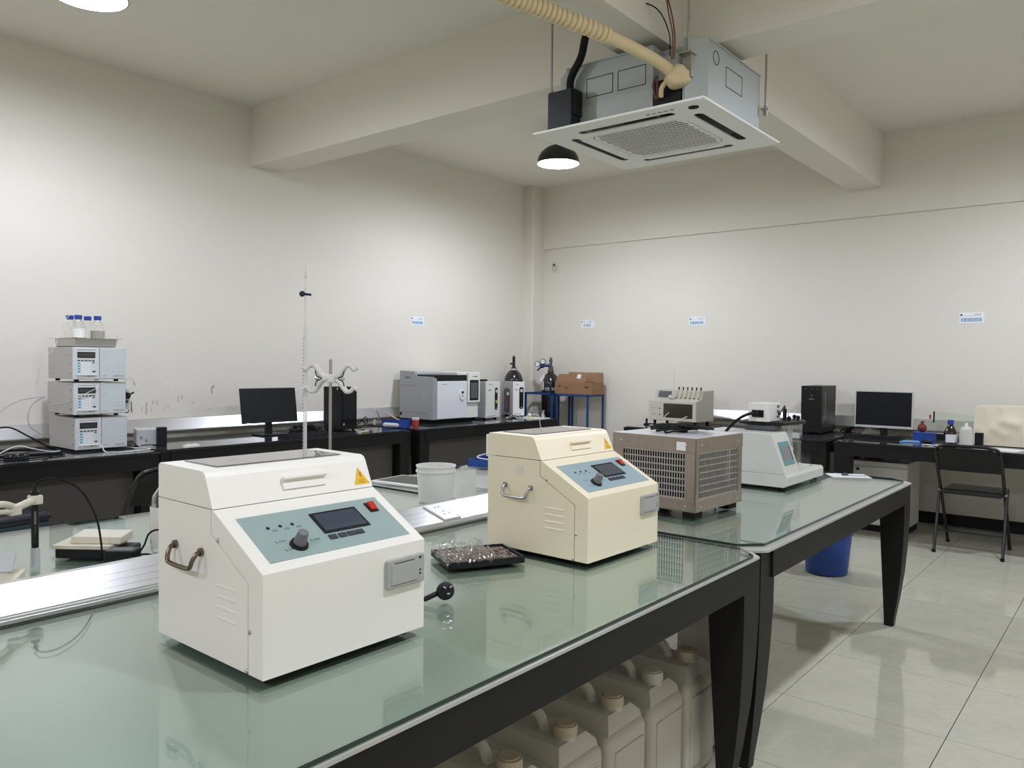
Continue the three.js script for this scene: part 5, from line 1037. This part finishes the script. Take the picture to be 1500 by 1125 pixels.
// ---------- ceiling air conditioner ----------
{
  const cx = -2.115, cz = -3.83;
  const t = thing('air_conditioner', 'ceiling cassette air conditioner with bare metal casing and white grille panel', 'air conditioner', [cx, 2.58, cz], 0);
  // casing with cut corners; a recess at the pipe corner
  const out = [[-.335, .385], [.18, .385], [.18, .30], [.34, .30], [.34, .385], [.352, .385], [.435, .305], [.435, -.32], [.35, -.41], [-.35, -.41], [-.445, -.32], [-.445, .29]];
  const inn = [[-.33, .379], [.174, .379], [.174, .294], [.346, .294], [.346, .379], [.35, .379], [.429, .302], [.429, -.317], [.347, -.404], [-.347, -.404], [-.439, -.317], [-.439, .287]];
  const slab = (outer, holes, y0, y1) => new THREE.ExtrudeGeometry(shape(outer.map(([x, z]) => [x, -z]), holes.map(h => h.map(([x, z]) => [x, -z]))), { depth: y1 - y0, bevelEnabled: false }).rotateX(-Math.PI / 2).translate(0, y0, 0);
  part('casing', [slab(out, [inn], .013, .334), slab(out, [], .334, .34)], M.galv, t, 'bare galvanised casing, hollow inside');
  part('heat_exchanger', slab(roundRect(.7, .66, .1, 4), [roundRect(.62, .58, .08, 4)], .06, .3), M.galv, t, 'ring of aluminium fins inside the casing');
  part('darkened_fan_wheel', lathe([[.05, .3], [.2, .29], [.21, .12], [.2, .12], [.19, .28], [.05, .29], [.05, .16], [0, .15]], 36), M.greyDark, t, 'fan wheel inside the casing, coloured dark as shade behind the slots');  // wheel colour darkened to paint the shade seen through the intake slots
  for (const g of [bb(-.335, .18, .335, .342, .384, .392), bb(.434, .441, .335, .342, -.32, .305), bb(-.335, .18, .013, .018, .384, .392)]) part('casing_rim', g, M.galv, t);
  // punched outlines of the knock-outs
  const ring = (w, h) => { const o = roundRect(w, h, .002, 1), i = roundRect(w - .007, h - .007, .002, 1); return ext(o, .0012, 0, [i.reverse()]); };
  for (const x of [-.13, .06]) { const k = part('knockout', ring(.162, .1), M.rubber, t); k.position.set(x - .0, .212, .3853); }
  const k2 = part('knockout', ring(.2, .1), M.rubber, t); k2.position.set(.4353, .215, .01); k2.rotation.y = Math.PI / 2;
  const k3 = part('knockout', new THREE.TorusGeometry(.032, .002, 5, 32), M.rubber, t); k3.position.set(.4353, .27, .225); k3.rotation.y = Math.PI / 2;
  part('control_box', bb(.185, .33, .014, .165, .301, .384, .004), M.blackPlastic, t, 'black pipe connection block');
  part('pump_box', bb(-.4, -.245, .013, .205, .386, .47, .006), M.blackPlastic, t, 'black drain pump box');
  part('pump_flange', [bb(-.245, -.235, .07, .2, .388, .46), sph(.006, -.238, .185, .462, 8), sph(.006, -.238, .085, .462, 8)], M.blackPlastic, t);
  part('bracket', [bb(.36, .395, .14, .25, .375, .40, .004), bb(.34, .41, .245, .252, .37, .44, .002)], M.steelDull, t);
  part('bracket', [bb(.437, .47, .16, .168, -.36, -.33), bb(.45, .47, .13, .17, -.355, -.335)], M.steelDull, t);
  // decor panel
  const PW = .495, pm = mat(new THREE.Color(.90, .885, .83), .45);
  const slots = [];
  const outline = roundRect(2 * PW, .95, .03, 4);
  const slotR = (w, h, x, y) => roundRect(w, h, Math.min(w, h) / 2.05, 4, x, y).reverse();
  slots.push(slotR(.56, .05, 0, .345), slotR(.56, .05, 0, -.345), slotR(.05, .56, .365, 0), slotR(.05, .56, -.365, 0), roundRect(.56, .52, .07, 5).reverse());
  const pan = part('decor_panel', ext(outline, .005, .0015, slots).rotateX(-Math.PI / 2).translate(0, .003, 0), pm, t, 'white plastic panel');
  for (const [a, b, c, d] of [[-.494, .494, .462, .474], [-.494, .494, -.474, -.462], [-.494, -.482, -.462, .462], [.482, .494, -.462, .462]]) part('panel_rim', bb(a, b, .004, .013, c, d, .002), pm, t);
  for (const [w, d, x, z] of [[.47, .05, 0, .297], [.47, .05, 0, -.297], [.05, .47, .317, 0], [.05, .47, -.317, 0]]) part('louvre', cb(w, .006, d, x, -.0035, z, .0025), pm, t);
  // intake grille: a plate full of slanted slots
  const holes = [];
  for (let i = -11; i <= 11; i++) for (let j = -7; j <= 7; j++) {
    const x = i * .0235 + (j % 2 ? .0118 : 0), y = j * .0325;
    if (Math.abs(x) > .248 || Math.abs(y) > .234 || (Math.abs(x) > .2 && Math.abs(y) > .19 && (Math.abs(x) - .2) ** 2 + (Math.abs(y) - .19) ** 2 > .0022)) continue;
    holes.push([[x - .0138, y - .0145], [x - .0002, y + .0145], [x + .0162, y + .0145], [x + .0026, y - .0145]]);
  }
  part('intake_grille', ext(roundRect(.55, .51, .066, 5), .002, 0, holes).rotateX(-Math.PI / 2).translate(0, .0025, 0), pm, t, 'white slotted intake grille');
  part('receiver', new THREE.CylinderGeometry(.026, .026, .006, 24).scale(1, 1, .8).translate(.40, -.001, .385), M.rubber, t, 'black remote receiver');
  part('indicator', [0, 1, 2, 3, 4].map(i => bb(.16 + i * .032, .18 + i * .032, -.001, .003, .40, .415)), M.grey, t);
  // hanging rods
  const rodsAt = [[.372, .395, 'threaded hanging rod at the pipe corner of the air conditioner', .25], [-.39, .45, 'threaded hanging rod beside the black drain box', .21], [.46, -.345, 'threaded hanging rod at the bracket corner of the air conditioner', .17], [-.45, -.37, 'threaded hanging rod at the hidden corner of the air conditioner', .2]];
  for (const [x, z, label, y] of rodsAt) {
    const up = cx + x > -2.19 && cx + x < -1.92 || cz + z > -3.99 && cz + z < -3.71 ? 2.965 : CH;
    single('hanging_rod', [rod([cx + x, 2.58 + y, cz + z], [cx + x, up, cz + z], .006, 8), cyl(.011, .011, .012, cx + x, 2.58 + y, cz + z, 6)], M.steelDull, label, 'rod', [0, 0, 0], 0);
  }
  // insulated refrigerant line coming from the ceiling
  const p = thing('insulated_pipe', 'tan tape-wrapped refrigerant pipe running into the air conditioner', 'pipe', [0, 0, 0], 0);
  const path = [[-1.80, 2.735, -3.42], [-1.83, 2.775, -3.33], [-1.915, 2.822, -3.05], [-2.02, 2.86, -2.80], [-2.125, 2.893, -2.58], [-2.25, 2.93, -2.3], [-2.4, 2.98, -1.9], [-2.5, 3.03, -1.3]];
  const curve = new THREE.CatmullRomCurve3(path.map(q => V(...q)));
  const wraps = (t0, t1, n, r, lab) => { for (let i = 0; i < n; i++) {
    const a = t0 + (t1 - t0) * (i + .06) / n, b = t0 + (t1 - t0) * (i + .94) / n, A = curve.getPoint(a), B = curve.getPoint(b), dd = B.clone().sub(A), q = r * rr(.96, 1.04), L = dd.length();
    const g = lathe([[.026, -L / 2], [q * .95, -L / 2], [q * 1.08, -L / 4], [q * 1.1, L / 4], [q * .95, L / 2], [.026, L / 2]], 14); g.applyQuaternion(new THREE.Quaternion().setFromUnitVectors(V(0, 1, 0), dd.clone().normalize())); g.translate((A.x + B.x) / 2, (A.y + B.y) / 2, (A.z + B.z) / 2);
    part('tape_wrap', g, M.foam, p); } };
  part('pipe_core', new THREE.TubeGeometry(curve, 90, .028, 12), M.foam, p);
  wraps(.3, 1, 50, .034);
  const lump = new THREE.SphereGeometry(.058, 24, 18), lp = lump.attributes.position, ln = valueNoise(256, 11);
  for (let i = 0; i < lp.count; i++) { const f = .8 + .5 * ln((lp.getX(i) + .1) * 900 + 40, (lp.getY(i) + lp.getZ(i) + .2) * 500); lp.setXYZ(i, lp.getX(i) * f * 1.1, lp.getY(i) * f * .8, lp.getZ(i) * f * .9); }
  lump.computeVertexNormals(); part('foam_joint', lump.translate(-1.79, 2.73, -3.42), M.foam, p, 'lumpy foam joint');
  part('foam_drip', tube([[-1.84, 2.72, -3.41], [-1.87, 2.69, -3.415], [-1.88, 2.655, -3.43]], .012, 12, 8), M.foam, p);
  single('drain_pipe', [tube([[-2.405, 2.785, -3.41], [-2.405, 2.84, -3.41], [-2.385, 2.875, -3.405], [-2.33, 2.94, -3.395], [-2.28, 3.02, -3.36], [-2.23, 3.12, -3.34], [-2.22, CH, -3.34]], .02, 50, 12)], M.rubber, 'black flexible drain pipe rising from the black pump box', 'pipe');
  const wy = [[-1.9, 2.64, -3.46], [-1.91, 2.72, -3.42], [-1.87, 2.8, -3.41]];
  single('wiring', [tube([[-1.91, 2.65, -3.43], [-1.92, 2.72, -3.42], [-1.90, 2.76, -3.42]], .004, 20, 6), tube([[-1.90, 2.65, -3.43], [-1.90, 2.72, -3.425], [-1.895, 2.76, -3.42]], .004, 20, 6), tube([[-1.80, 2.81, -3.40], [-1.79, 2.90, -3.39], [-1.80, 3.0, -3.38], [-1.83, 3.15, -3.36], [-1.85, CH, -3.35]], .0035, 40, 6), tube([[-1.81, 2.81, -3.40], [-1.80, 2.92, -3.385], [-1.82, 3.05, -3.37], [-1.86, CH, -3.33]], .0035, 40, 6)], mat(new THREE.Color(.16, .045, .025), .5), 'reddish brown control wires rising from the air conditioner', 'wire');
  single('wiring', tube([[-1.82, 2.83, -3.40], [-1.82, 2.93, -3.39], [-1.87, 3.05, -3.36], [-1.96, 3.1, -3.32], [-2.05, 3.12, -3.25], [-2.1, CH, -3.2]], .003, 40, 6), M.rubber, 'single thin black wire curving up from the air conditioner', 'wire');
}
renderer.render(scene, camera);
